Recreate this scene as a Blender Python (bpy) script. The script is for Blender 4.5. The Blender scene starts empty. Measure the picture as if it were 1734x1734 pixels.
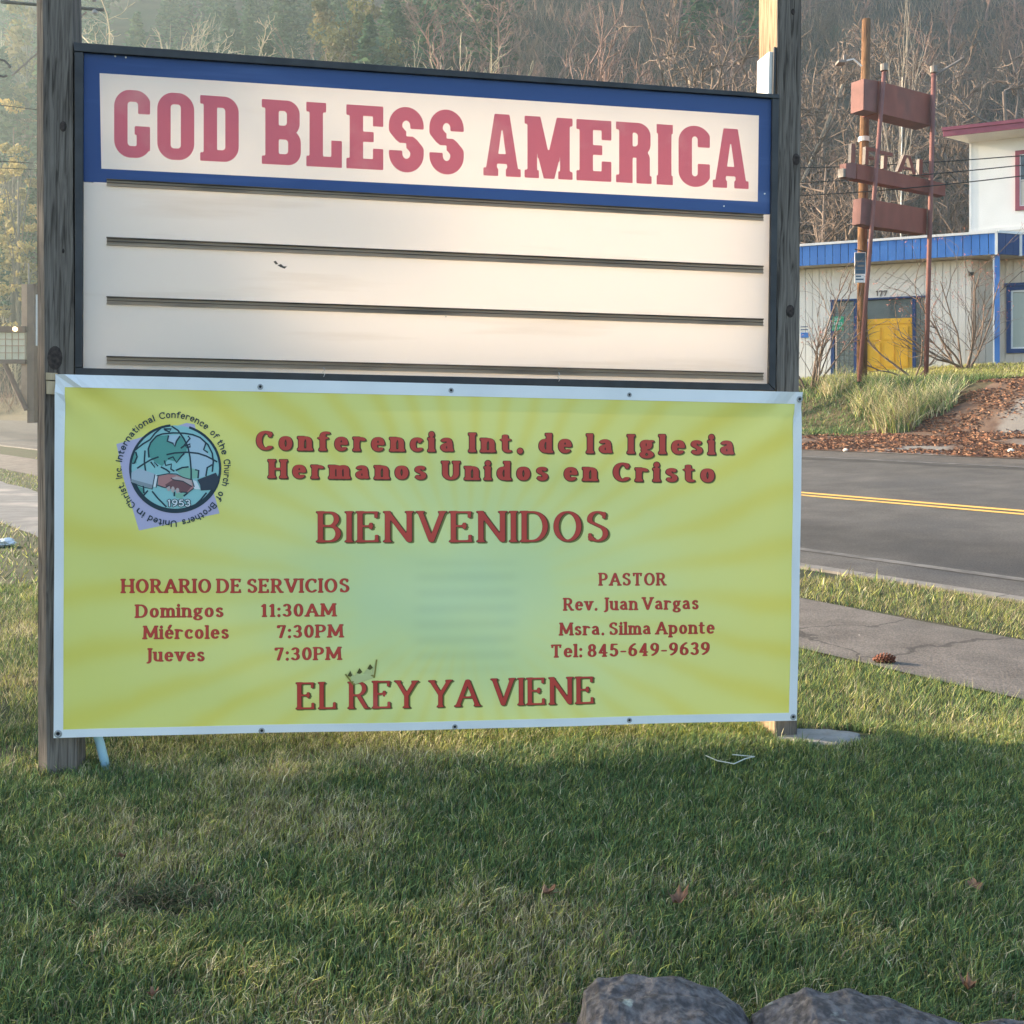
import bpy, bmesh, math, random
import numpy as np
from mathutils import Vector, Matrix
from mathutils.geometry import tessellate_polygon

R = math.radians
sc = bpy.context.scene
col = sc.collection
rng = np.random.default_rng(7)
random.seed(11)

# ------------------------------------------------------------------ camera
F = 1734.0; CX = 867.0; HY = 705.0; EYE = 1.4          # focal length and horizon row in photograph pixels
cd = bpy.data.cameras.new('camera'); cam = bpy.data.objects.new('camera', cd); col.objects.link(cam)
cam.location = (0, 0, EYE); cam.rotation_euler = (R(90), 0, 0)
cd.lens = 36; cd.sensor_width = 36; cd.shift_y = -(867.0 - HY) / 1734.0
cd.clip_end = 1500
sc.camera = cam

# ------------------------------------------------------------------ light
SUN_EL = 17.0
sun_h = Vector((-0.93, 0.37, 0)).normalized()          # horizontal direction TOWARDS the sun
sun_dir = (sun_h * math.cos(R(SUN_EL)) + Vector((0, 0, math.sin(R(SUN_EL))))).normalized()
sl = bpy.data.lights.new('sun', 'SUN'); so = bpy.data.objects.new('sun', sl); col.objects.link(so)
sl.energy = 4.5; sl.angle = R(0.6); sl.color = (1.0, 0.80, 0.58)
so.rotation_euler = sun_dir.to_track_quat('Z', 'Y').to_euler()
so.location = (-30, 12, 12)
w = bpy.data.worlds.new('World'); sc.world = w; w.use_nodes = True
wn = w.node_tree; bg = wn.nodes['Background']
sky = wn.nodes.new('ShaderNodeTexSky'); sky.sky_type = 'NISHITA'; sky.sun_disc = False
sky.sun_elevation = R(SUN_EL); sky.sun_rotation = math.atan2(sun_h.x, sun_h.y)
sky.air_density = 1.0; sky.dust_density = 1.5; sky.ozone_density = 1.0
wn.links.new(sky.outputs[0], bg.inputs[0]); bg.inputs[1].default_value = 0.15
sc.view_settings.view_transform = 'Standard'; sc.view_settings.look = 'None'
sc.view_settings.exposure = 1.9; sc.view_settings.gamma = 1.0
try: sc.view_settings.use_curve_mapping = False
except Exception: pass
sc.render.engine = 'CYCLES'
cy = sc.cycles
cy.use_denoising = True
try: cy.denoiser = 'OPENIMAGEDENOISE'; cy.denoising_input_passes = 'RGB_ALBEDO_NORMAL'
except Exception: pass
cy.max_bounces = 6; cy.diffuse_bounces = 3; cy.glossy_bounces = 2; cy.transmission_bounces = 5
cy.transparent_max_bounces = 6; cy.volume_bounces = 0; cy.caustics_reflective = False; cy.caustics_refractive = False
cy.sample_clamp_indirect = 4.0

# ------------------------------------------------------------------ materials
def newmat(name):
    m = bpy.data.materials.new(name); m.use_nodes = True
    return m, m.node_tree, m.node_tree.nodes['Principled BSDF']
def rgba(c): return (c[0], c[1], c[2], 1.0)
def pm(name, c1, c2=None, scale=6.0, detail=5.0, rough=0.75, bump=0.0, bscale=None, metallic=0.0, stretch=(1, 1, 1),
       spec=0.3, c3=None, scale3=1.5, lo=0.35, hi=0.65, lo3=0.55, hi3=0.7):
    m, nt, b = newmat(name)
    b.inputs['Roughness'].default_value = rough; b.inputs['Metallic'].default_value = metallic
    b.inputs['Specular IOR Level'].default_value = spec
    b.inputs['Base Color'].default_value = rgba(c1)
    tc = nt.nodes.new('ShaderNodeTexCoord'); mp = nt.nodes.new('ShaderNodeMapping'); mp.inputs['Scale'].default_value = stretch
    nt.links.new(tc.outputs['Object'], mp.inputs['Vector'])
    last = None
    if c2 is not None:
        n = nt.nodes.new('ShaderNodeTexNoise'); n.inputs['Scale'].default_value = scale; n.inputs['Detail'].default_value = detail
        nt.links.new(mp.outputs[0], n.inputs['Vector'])
        r = nt.nodes.new('ShaderNodeValToRGB'); r.color_ramp.elements[0].position = lo; r.color_ramp.elements[1].position = hi
        r.color_ramp.elements[0].color = rgba(c1); r.color_ramp.elements[1].color = rgba(c2)
        nt.links.new(n.outputs['Fac'], r.inputs['Fac']); last = r.outputs['Color']
        if c3 is not None:
            n3 = nt.nodes.new('ShaderNodeTexNoise'); n3.inputs['Scale'].default_value = scale3; n3.inputs['Detail'].default_value = 6
            nt.links.new(mp.outputs[0], n3.inputs['Vector'])
            mr = nt.nodes.new('ShaderNodeMapRange'); mr.inputs['From Min'].default_value = lo3; mr.inputs['From Max'].default_value = hi3
            nt.links.new(n3.outputs['Fac'], mr.inputs['Value'])
            mx = nt.nodes.new('ShaderNodeMix'); mx.data_type = 'RGBA'
            nt.links.new(mr.outputs[0], mx.inputs[0]); nt.links.new(last, mx.inputs[6]); mx.inputs[7].default_value = rgba(c3)
            last = mx.outputs[2]
        nt.links.new(last, b.inputs['Base Color'])
    if bump:
        nb = nt.nodes.new('ShaderNodeTexNoise'); nb.inputs['Scale'].default_value = bscale or scale * 3; nb.inputs['Detail'].default_value = 6
        nt.links.new(mp.outputs[0], nb.inputs['Vector'])
        bp = nt.nodes.new('ShaderNodeBump'); bp.inputs['Strength'].default_value = bump; bp.inputs['Distance'].default_value = 0.01
        nt.links.new(nb.outputs['Fac'], bp.inputs['Height']); nt.links.new(bp.outputs[0], b.inputs['Normal'])
    return m
def attr_mat(name, rough=0.7, transl=0.35, spec=0.15):
    m, nt, b = newmat(name)
    a = nt.nodes.new('ShaderNodeAttribute'); a.attribute_name = 'tint'
    b.inputs['Roughness'].default_value = rough; b.inputs['Specular IOR Level'].default_value = spec
    nt.links.new(a.outputs['Color'], b.inputs['Base Color'])
    t = nt.nodes.new('ShaderNodeBsdfTranslucent'); nt.links.new(a.outputs['Color'], t.inputs['Color'])
    mx = nt.nodes.new('ShaderNodeMixShader'); mx.inputs[0].default_value = transl
    out = nt.nodes['Material Output']
    nt.links.new(b.outputs[0], mx.inputs[1]); nt.links.new(t.outputs[0], mx.inputs[2]); nt.links.new(mx.outputs[0], out.inputs['Surface'])
    return m

# ------------------------------------------------------------------ mesh and object helpers
class MB:
    def __init__(s): s.v = []; s.f = []; s.m = []
    def add(s, vs, fs, mi=0):
        o = len(s.v); s.v.extend([tuple(p) for p in vs]); s.f.extend([tuple(i + o for i in f) for f in fs]); s.m.extend([mi] * len(fs)); return s
    def hexa(s, b, t, mi=0):                             # b, t: four corners each, same winding
        return s.add(list(b) + list(t), [(3, 2, 1, 0), (4, 5, 6, 7), (0, 1, 5, 4), (1, 2, 6, 5), (2, 3, 7, 6), (3, 0, 4, 7)], mi)
    def box(s, x0, y0, z0, x1, y1, z1, mi=0):
        return s.hexa([(x0, y0, z0), (x1, y0, z0), (x1, y1, z0), (x0, y1, z0)], [(x0, y0, z1), (x1, y0, z1), (x1, y1, z1), (x0, y1, z1)], mi)
    def prism(s, poly, y0, y1, mi=0):                    # poly in (x,z), extruded along y from y0 (front) to y1 (back)
        n = len(poly); a = [(p[0], y0, p[1]) for p in poly]; b = [(p[0], y1, p[1]) for p in poly]
        tris = tessellate_polygon([[Vector((p[0], p[1], 0)) for p in poly]])
        fs = [tuple(t) for t in tris] + [tuple(i + n for i in reversed(t)) for t in tris]
        fs += [(i, i + n, (i + 1) % n + n, (i + 1) % n) for i in range(n)]
        return s.add(a + b, fs, mi)
    def tube(s, pts, rad, sides=8, mi=0, caps=True):
        pts = [Vector(p) for p in pts]; n = len(pts)
        if not hasattr(rad, '__len__'): rad = [rad] * n
        o = len(s.v); up = None
        for i, p in enumerate(pts):
            d = (pts[min(i + 1, n - 1)] - pts[max(i - 1, 0)])
            if d.length < 1e-9: d = Vector((0, 0, 1))
            d.normalize()
            if up is None: up = Vector((1, 0, 0)) if abs(d.x) < 0.8 else Vector((0, 1, 0))
            u = (up - d * up.dot(d)).normalized(); v = d.cross(u); up = u
            for k in range(sides):
                a = 2 * math.pi * k / sides; q = p + (u * math.cos(a) + v * math.sin(a)) * rad[i]; s.v.append((q.x, q.y, q.z))
        for i in range(n - 1):
            for k in range(sides):
                k2 = (k + 1) % sides
                s.f.append((o + i * sides + k, o + i * sides + k2, o + (i + 1) * sides + k2, o + (i + 1) * sides + k)); s.m.append(mi)
        if caps and sides > 2:
            s.f.append(tuple(o + k for k in reversed(range(sides)))); s.m.append(mi)
            s.f.append(tuple(o + (n - 1) * sides + k for k in range(sides))); s.m.append(mi)
        return s
MATS4 = {}
def mesh_of(name, mb, mats, inv=None, smooth=False):
    me = bpy.data.meshes.new(name)
    vs = mb.v
    if inv is not None: vs = [tuple(inv @ Vector(p)) for p in vs]
    me.from_pydata(vs, [], mb.f)
    for m in (mats if isinstance(mats, (list, tuple)) else [mats]): me.materials.append(m)
    if any(mb.m): me.polygons.foreach_set('material_index', mb.m)
    if smooth: me.polygons.foreach_set('use_smooth', [True] * len(mb.f))
    me.update(); return me
def link(name, me, parent=None):
    o = bpy.data.objects.new(name, me); col.objects.link(o)
    if parent is not None: o.parent = parent
    return o
def tag(o, label=None, cat=None, group=None, kind=None):
    if label: o['label'] = label
    if cat: o['category'] = cat
    if group: o['group'] = group
    if kind: o['kind'] = kind
    return o
def thing(name, label, cat, loc=(0, 0, 0), group=None, mat4=None):
    o = bpy.data.objects.new(name, None); col.objects.link(o); o.empty_display_size = 0.1
    if mat4 is None: mat4 = Matrix.Translation(Vector(loc))
    o.matrix_world = mat4; MATS4[o.name] = mat4.copy()
    return tag(o, label, cat, group)
def part(name, mb, mat, parent, world=False, smooth=False, label=None, kind=None, bevel=0):
    inv = None
    if world:
        r = parent
        while r.parent is not None: r = r.parent
        inv = MATS4[r.name].inverted()
    o = link(name, mesh_of(name, mb, mat, inv, smooth), parent)
    if bevel: bev(o, bevel)
    if label: o['label'] = label
    if kind: o['kind'] = kind
    return o
def bev(o, w, seg=2):
    b = o.modifiers.new('bevel', 'BEVEL'); b.width = w; b.segments = seg; b.limit_method = 'ANGLE'; b.angle_limit = R(40)
def solo(name, mb, mat, label, cat, loc, smooth=False, group=None, world=True, kind=None):
    """a top-level thing that is one mesh; vertices in world space, origin moved to loc"""
    m = Matrix.Translation(Vector(loc)); me = mesh_of(name, mb, mat, m.inverted() if world else None, smooth)
    o = link(name, me); o.matrix_world = m; return tag(o, label, cat, group, kind)
def struct(name, mb, mat, smooth=False): return tag(link(name, mesh_of(name, mb, mat, None, smooth)), kind='structure')
def np_mesh(name, V, T, mat, tint=None, smooth=False):
    """V (n,3) float, T (m,3) int triangles, tint (n,3) colour per vertex"""
    me = bpy.data.meshes.new(name); V = np.ascontiguousarray(V, np.float32); T = np.ascontiguousarray(T, np.int32)
    me.vertices.add(len(V)); me.vertices.foreach_set('co', V.ravel())
    me.loops.add(T.size); me.loops.foreach_set('vertex_index', T.ravel())
    me.polygons.add(len(T)); me.polygons.foreach_set('loop_start', np.arange(0, T.size, 3, dtype=np.int32))
    me.update(calc_edges=True)
    if tint is not None:
        a = me.color_attributes.new('tint', 'FLOAT_COLOR', 'POINT'); c = np.ones((len(V), 4), np.float32); c[:, :3] = tint
        a.data.foreach_set('color', c.ravel())
    me.materials.append(mat)
    if smooth: me.polygons.foreach_set('use_smooth', np.ones(len(T), bool))
    return me
class Frame:
    """an upright (or slightly tilted) plane standing in the world; pixel(px,py,off) gives local (u, off, v) of a photographed point"""
    def __init__(s, mat4): s.M = mat4; s.I = mat4.inverted()
    def pixel(s, px, py, off=0.0):
        o = s.I @ Vector((0, 0, EYE)); d = (s.I.to_3x3() @ Vector(((px - CX) / F, 1.0, (HY - py) / F)))
        t = (off - o.y) / d.y; p = o + d * t
        return Vector((p.x, off, p.z))
    def uv(s, px, py, off=0.0):
        p = s.pixel(px, py, off); return (p.x, p.z)
def yawframe(origin, yaw_dir):
    a = math.atan2(yaw_dir[1], yaw_dir[0]); return Frame(Matrix.Translation(Vector(origin)) @ Matrix.Rotation(a, 4, 'Z'))
def at(px, py, depth): return Vector(((px - CX) / F * depth, depth, EYE + (HY - py) / F * depth))

# ------------------------------------------------------------------ value noise for placement
_perm = rng.random((64, 64))
def vnoise(x, y, scale):
    x = np.asarray(x, float) * scale; y = np.asarray(y, float) * scale
    xi = np.floor(x).astype(int); yi = np.floor(y).astype(int); fx = x - xi; fy = y - yi
    fx = fx * fx * (3 - 2 * fx); fy = fy * fy * (3 - 2 * fy)
    g = lambda a, b: _perm[a % 64, b % 64]
    return (g(xi, yi) * (1 - fx) + g(xi + 1, yi) * fx) * (1 - fy) + (g(xi, yi + 1) * (1 - fx) + g(xi + 1, yi + 1) * fx) * fy
def fbm(x, y, scale): return (vnoise(x, y, scale) * 4 + vnoise(x, y, scale * 2.3) * 2 + vnoise(x, y, scale * 5.1)) / 7
def sstep(a, b, x): t = np.clip((np.asarray(x, float) - a) / (b - a), 0, 1); return t * t * (3 - 2 * t)

# ------------------------------------------------------------------ the lie of the land
# p: metres across the road from the lawn, s: metres along it (up the valley)
NX, NY = 0.809, 0.588
PROF = [(-60, 0), (4.4, 0), (5.0, 0.0), (6.4, 0.0), (7.3, 0.07), (7.5, 0.0), (12.1, 0.235), (17.2, 0.58), (20, 1.0), (21, 1.68), (22, 2.12), (23.5, 2.25), (25.3, 2.38),
        (28, 2.80), (31, 3.0), (60, 3.6), (120, 3.6)]
_pp = np.array([a for a, b in PROF]); _pz = np.array([b for a, b in PROF])
def warp(s): return 0.0025 * np.maximum(0, np.asarray(s, float) - 25) ** 2
def ps(x, y): s = -NY * x + NX * y; return NX * x + NY * y + warp(s), s
def xy(p, s): q = p - warp(s); return NX * q - NY * s, NY * q + NX * s
def ground_ps(p, s):
    return np.interp(p, _pp, _pz) + 0.008 * np.clip(s - 6, -8, 70) * sstep(4.4, 7.5, p)
def hill_z(x, y):
    y0 = 50 + 25 * sstep(0, 40, -np.asarray(x, float))
    return -1.5 + 0.74 * (y - y0) + 5 * (fbm(np.asarray(x) + 200, y, 0.03) - 0.5) * sstep(0, 25, y - y0)
def H(x, y):
    p, s = ps(x, y); g = ground_ps(p, s); return np.maximum(g, hill_z(x, y))
def gz(px, py):
    """ground point seen at a pixel"""
    d = Vector(((px - CX) / F, 1.0, (HY - py) / F)); t = 1.8
    for _ in range(4000):
        if EYE + d.z * t <= float(H(d.x * t, t)): break
        t *= 1.003
    return Vector((d.x * t, t, float(H(d.x * t, t))))
def sheet(name, ps_list, s_list, lift, mat, ragged=0.0):
    mb = MB(); nS = len(s_list)
    for i, p in enumerate(ps_list):
        for s in s_list:
            q = p
            if ragged and (i == 0 or i == len(ps_list) - 1): q = p + ragged * (float(fbm(s, p, 1.3)) - 0.5)
            x, y = xy(q, s); mb.v.append((float(x), float(y), float(ground_ps(p, s)) + lift))
    for i in range(len(ps_list) - 1):
        for j in range(nS - 1):
            a = i * nS + j; mb.f.append((a, a + nS, a + nS + 1, a + 1)); mb.m.append(0)
    return struct(name, mb, mat, smooth=True)
# ================================================================== GROUND, ROAD, HILL
S_NEAR = [-22 + 1.0 * i for i in range(48)] + [26 + 3.0 * i for i in range(36)]
m_soil = pm('lawn_soil', (0.034, 0.036, 0.018), (0.042, 0.054, 0.022), scale=9, rough=0.95, bump=0.6, bscale=40, c3=(0.06, 0.05, 0.03), scale3=2.0)
def road_mat():
    m = pm('road_asphalt', (0.066, 0.061, 0.057), (0.092, 0.085, 0.078), scale=2.2, detail=10, rough=0.85, bump=0.5, bscale=120, c3=(0.050, 0.049, 0.050), scale3=0.35)
    nt = m.node_tree; b = nt.nodes['Principled BSDF']; src = b.inputs['Base Color'].links[0].from_socket; N = nt.nodes.new; L = nt.links.new
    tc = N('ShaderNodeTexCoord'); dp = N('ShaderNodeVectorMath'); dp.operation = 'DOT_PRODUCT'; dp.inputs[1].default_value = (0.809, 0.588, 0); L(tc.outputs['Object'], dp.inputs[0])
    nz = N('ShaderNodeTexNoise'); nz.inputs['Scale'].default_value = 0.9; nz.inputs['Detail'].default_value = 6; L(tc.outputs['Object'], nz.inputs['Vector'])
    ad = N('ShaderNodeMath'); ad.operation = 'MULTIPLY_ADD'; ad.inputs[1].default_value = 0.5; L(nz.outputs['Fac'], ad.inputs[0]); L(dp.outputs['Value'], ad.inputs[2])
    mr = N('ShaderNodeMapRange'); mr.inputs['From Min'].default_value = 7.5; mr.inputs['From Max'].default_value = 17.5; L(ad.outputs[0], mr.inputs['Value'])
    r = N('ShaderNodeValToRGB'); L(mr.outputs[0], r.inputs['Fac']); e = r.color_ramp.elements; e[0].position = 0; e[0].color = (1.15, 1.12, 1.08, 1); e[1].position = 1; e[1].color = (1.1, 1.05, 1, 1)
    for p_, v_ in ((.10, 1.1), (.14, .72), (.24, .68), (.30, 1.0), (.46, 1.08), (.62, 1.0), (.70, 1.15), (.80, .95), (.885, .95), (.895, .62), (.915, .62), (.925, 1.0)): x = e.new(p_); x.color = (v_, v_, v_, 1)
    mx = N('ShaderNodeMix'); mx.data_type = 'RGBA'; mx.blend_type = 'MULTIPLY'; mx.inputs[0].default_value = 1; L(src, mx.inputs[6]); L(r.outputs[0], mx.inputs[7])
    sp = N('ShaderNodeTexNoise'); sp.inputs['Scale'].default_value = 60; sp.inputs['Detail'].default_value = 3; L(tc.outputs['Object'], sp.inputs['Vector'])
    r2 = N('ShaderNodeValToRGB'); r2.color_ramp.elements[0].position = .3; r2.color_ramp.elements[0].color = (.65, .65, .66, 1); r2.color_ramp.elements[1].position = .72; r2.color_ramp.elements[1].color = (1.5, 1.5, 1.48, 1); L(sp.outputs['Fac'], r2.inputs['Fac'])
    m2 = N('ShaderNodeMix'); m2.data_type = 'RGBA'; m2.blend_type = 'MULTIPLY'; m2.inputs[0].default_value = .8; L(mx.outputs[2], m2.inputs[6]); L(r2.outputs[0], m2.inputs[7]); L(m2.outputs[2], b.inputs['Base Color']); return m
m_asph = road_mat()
def cracked(m, scale=.38, wid=.0045, dark=(0.045, 0.04, 0.036)):
    nt = m.node_tree; b = nt.nodes['Principled BSDF']; src = b.inputs['Base Color'].links[0].from_socket; N = nt.nodes.new; L = nt.links.new
    tc = N('ShaderNodeTexCoord'); nz = N('ShaderNodeTexNoise'); nz.inputs['Scale'].default_value = 2.5; nz.inputs['Detail'].default_value = 6; L(tc.outputs['Object'], nz.inputs['Vector'])
    va = N('ShaderNodeVectorMath'); va.operation = 'MULTIPLY_ADD'; va.inputs[1].default_value = (.5, .5, 0); L(nz.outputs['Color'], va.inputs[0]); L(tc.outputs['Object'], va.inputs[2])
    vo = N('ShaderNodeTexVoronoi'); vo.feature = 'DISTANCE_TO_EDGE'; vo.inputs['Scale'].default_value = scale; L(va.outputs[0], vo.inputs['Vector'])
    mr = N('ShaderNodeMapRange'); mr.inputs['From Min'].default_value = wid * .4; mr.inputs['From Max'].default_value = wid; mr.inputs['To Min'].default_value = .75; mr.inputs['To Max'].default_value = 0; L(vo.outputs['Distance'], mr.inputs['Value'])
    mx = N('ShaderNodeMix'); mx.data_type = 'RGBA'; L(mr.outputs[0], mx.inputs[0]); L(src, mx.inputs[6]); mx.inputs[7].default_value = rgba(dark)
    sp = N('ShaderNodeTexNoise'); sp.inputs['Scale'].default_value = 75; sp.inputs['Detail'].default_value = 3; L(tc.outputs['Object'], sp.inputs['Vector'])
    r2 = N('ShaderNodeValToRGB'); r2.color_ramp.elements[0].position = .3; r2.color_ramp.elements[0].color = (.6, .6, .6, 1); r2.color_ramp.elements[1].position = .72; r2.color_ramp.elements[1].color = (1.5, 1.48, 1.45, 1); L(sp.outputs['Fac'], r2.inputs['Fac'])
    m2 = N('ShaderNodeMix'); m2.data_type = 'RGBA'; m2.blend_type = 'MULTIPLY'; m2.inputs[0].default_value = .8; L(mx.outputs[2], m2.inputs[6]); L(r2.outputs[0], m2.inputs[7]); L(m2.outputs[2], b.inputs['Base Color']); return m
m_path = cracked(pm('path_asphalt', (0.105, 0.092, 0.082), (0.150, 0.132, 0.118), scale=3.0, detail=10, rough=0.9, bump=0.6, bscale=90, c3=(0.085, 0.078, 0.072), scale3=0.8))
m_apron = pm('apron_asphalt', (0.12, 0.12, 0.122), (0.16, 0.16, 0.162), scale=4.0, detail=9, rough=0.92, bump=0.4, bscale=90, c3=(0.27, 0.25, 0.23), scale3=0.9)
m_kerb = pm('kerb_concrete', (0.15, 0.14, 0.125), (0.22, 0.20, 0.18), scale=6, detail=9, rough=0.9, bump=0.5, bscale=60, c3=(0.11, 0.10, 0.09), scale3=2)
m_yline = pm('yellow_paint', (0.72, 0.42, 0.10), (0.62, 0.36, 0.09), scale=9, detail=9, rough=0.7, c3=(0.30, 0.22, 0.11), scale3=4, lo3=0.62, hi3=0.75)
m_wline = pm('worn_white_paint', (0.145, 0.138, 0.13), (0.085, 0.08, 0.075), scale=5, detail=9, rough=0.8, lo=0.4, hi=0.6)
m_bank = pm('bank_soil', (0.065, 0.055, 0.028), (0.11, 0.085, 0.045), scale=3, detail=9, rough=0.95, bump=0.8, bscale=12)
m_litter = pm('needle_litter_ground', (0.125, 0.080, 0.056), (0.085, 0.052, 0.038), scale=5.0, detail=10, rough=0.95, bump=0.8, bscale=30, stretch=(1, 1, 1),
              c3=(0.17, 0.155, 0.14), scale3=0.55, lo3=0.50, hi3=0.58)
P_ALL = [-60, -20, -8, -2, 0, 2, 2.5, 4, 4.4, 5.0, 5.7, 6.4, 7.3, 7.5, 9.8, 12.1, 14.6, 17.2, 18.6, 20, 21, 22, 23.5, 25.3, 28, 31, 40, 60, 100]
mb = MB(); nS = len(S_NEAR)
for p in P_ALL:
    for s in S_NEAR:
        x, y = xy(p, s); mb.v.append((float(x), float(y), float(ground_ps(p, s))))
for i in range(len(P_ALL) - 1):
    for j in range(nS - 1):
        a = i * nS + j; mb.f.append((a, a + nS, a + nS + 1, a + 1)); mb.m.append(1 if P_ALL[i] >= 17.2 else 0)
ground = struct('ground', mb, [m_soil, m_bank], smooth=True)
sheet('sidewalk', [5.0, 5.7, 6.4], S_NEAR, 0.012, m_path, ragged=0.10)
sheet('road', [7.5, 9.8, 12.1, 14.6, 17.2, 17.5], S_NEAR, 0.010, m_asph)
sheet('yellow_line', [11.93, 12.05], [s for s in S_NEAR if s < 40], 0.015, m_yline)
sheet('yellow_line', [12.17, 12.29], [s for s in S_NEAR if s < 40], 0.015, m_yline)
sheet('edge_line', [8.35, 8.47], S_NEAR, 0.015, m_wline)
sheet('edge_line', [16.5, 16.62], S_NEAR, 0.015, m_wline)
# parking apron left of the lawn
sheet('driveway', [2.5, 4.0], [s for s in S_NEAR if 8 <= s <= 60], 0.014, m_apron, ragged=0.25)
# kerb: stones of 1 m laid end to end
def kerb():
    mb = MB(); s = -20.0
    while s < 70:
        L = 1.2; q = []
        for (p, z) in ((7.32, 0.018), (7.49, 0.018), (7.49, -0.15), (7.32, -0.15)):
            for ss in (s + 0.006, s + L - 0.006):
                x, y = xy(p, ss); q.append((float(x), float(y), float(ground_ps(7.5, ss)) + 0.07 + z))
        mb.hexa([q[0], q[2], q[4], q[6]], [q[1], q[3], q[5], q[7]]); s += L
    return struct('kerb', mb, m_kerb)
kerb()
# litter-covered shoulder and drive mouth across the road
def shoulder():
    mb = MB(); Sx = [s for s in S_NEAR if s < 30]
    P = [17.5, 18.6, 20.0, 21.0, 22.0, 23.5]; n = len(Sx)
    for i, p in enumerate(P):
        for s in Sx:
            lim = 19.0 + 0.9 * (float(fbm(s, 3.0, 0.6)) - 0.5) + 8.0 * float(sstep(13.8, 10.5, s))       # litter climbs the drive mouth on the right
            q = min(p, lim) if i else p
            x, y = xy(q, s); mb.v.append((float(x), float(y), float(ground_ps(q, s)) + 0.02))
    for i in range(len(P) - 1):
        for j in range(n - 1):
            a = i * n + j; mb.f.append((a, a + n, a + n + 1, a + 1)); mb.m.append(0)
    return struct('road_shoulder', mb, m_litter, smooth=True)
shoulder()

# hill
m_hill = pm('hill_floor', (0.024, 0.020, 0.014), (0.060, 0.046, 0.030), scale=0.35, detail=12, rough=1.0, bump=1.0, bscale=1.5, c3=(0.035, 0.055, 0.030), scale3=0.05)
def hill():
    xs = np.arange(-190, 150.1, 4.0); ys = np.arange(46, 270, 4.0)
    X, Y = np.meshgrid(xs, ys, indexing='ij'); Z = hill_z(X, Y) + 0.0
    V = np.stack([X, Y, Z], -1).reshape(-1, 3); ny = len(ys); T = []
    for i in range(len(xs) - 1):
        for j in range(ny - 1):
            a = i * ny + j; T += [(a, a + ny, a + ny + 1), (a, a + ny + 1, a + 1)]
    o = link('hill', np_mesh('hill', V, np.array(T), m_hill, smooth=True)); tag(o, kind='structure')
hill()

# ================================================================== GRASS
m_grass = attr_mat('grass_blades', rough=0.55, transl=0.25)
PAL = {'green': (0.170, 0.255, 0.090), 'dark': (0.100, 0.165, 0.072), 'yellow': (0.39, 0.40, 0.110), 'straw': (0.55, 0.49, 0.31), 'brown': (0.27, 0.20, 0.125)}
def blades(X, Y, Z, Ht, W, tint, lean=0.5, bias=(0, 0)):
    """each blade: 5 points, 3 triangles, bent over"""
    n = len(X); a = rng.random(n) * 2 * np.pi; l = (0.25 + rng.random(n)) * lean * Ht
    dx = np.cos(a) * l + bias[0] * Ht; dy = np.sin(a) * l + bias[1] * Ht
    b = rng.random(n) * np.pi; wx = np.cos(b) * W / 2; wy = np.sin(b) * W / 2
    V = np.empty((n, 5, 3), np.float32)
    V[:, 0] = np.stack([X - wx, Y - wy, Z - 0.004], -1); V[:, 1] = np.stack([X + wx, Y + wy, Z - 0.004], -1)
    mx_, my_, mz = X + dx * 0.35, Y + dy * 0.35, Z + Ht * 0.58
    V[:, 2] = np.stack([mx_ - wx * .8, my_ - wy * .8, mz], -1); V[:, 3] = np.stack([mx_ + wx * .8, my_ + wy * .8, mz], -1)
    V[:, 4] = np.stack([X + dx, Y + dy, Z + Ht * (1.0 - 0.25 * np.minimum(1, l / Ht))], -1)
    k = (np.arange(n) * 5)[:, None]
    T = np.concatenate([k + np.array([0, 1, 3]), k + np.array([0, 3, 2]), k + np.array([2, 3, 4])], 0)
    return V.reshape(-1, 3), T, np.repeat(tint, 5, 0)
def mixtint(n, wts):
    keys = list(PAL); Wt = np.stack([wts[k] for k in keys], -1); Wt = Wt / Wt.sum(1, keepdims=True)
    c = Wt.cumsum(1); r = rng.random((n, 1)); idx = (r > c).sum(1).clip(0, len(keys) - 1)
    t = np.array([PAL[k] for k in keys])[idx]; return t * (0.40 + 1.15 * rng.random((n, 1)) ** 1.5)
BOULD = [(0.36, 2.22, 0.26), (0.95, 2.12, 0.38)]
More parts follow.
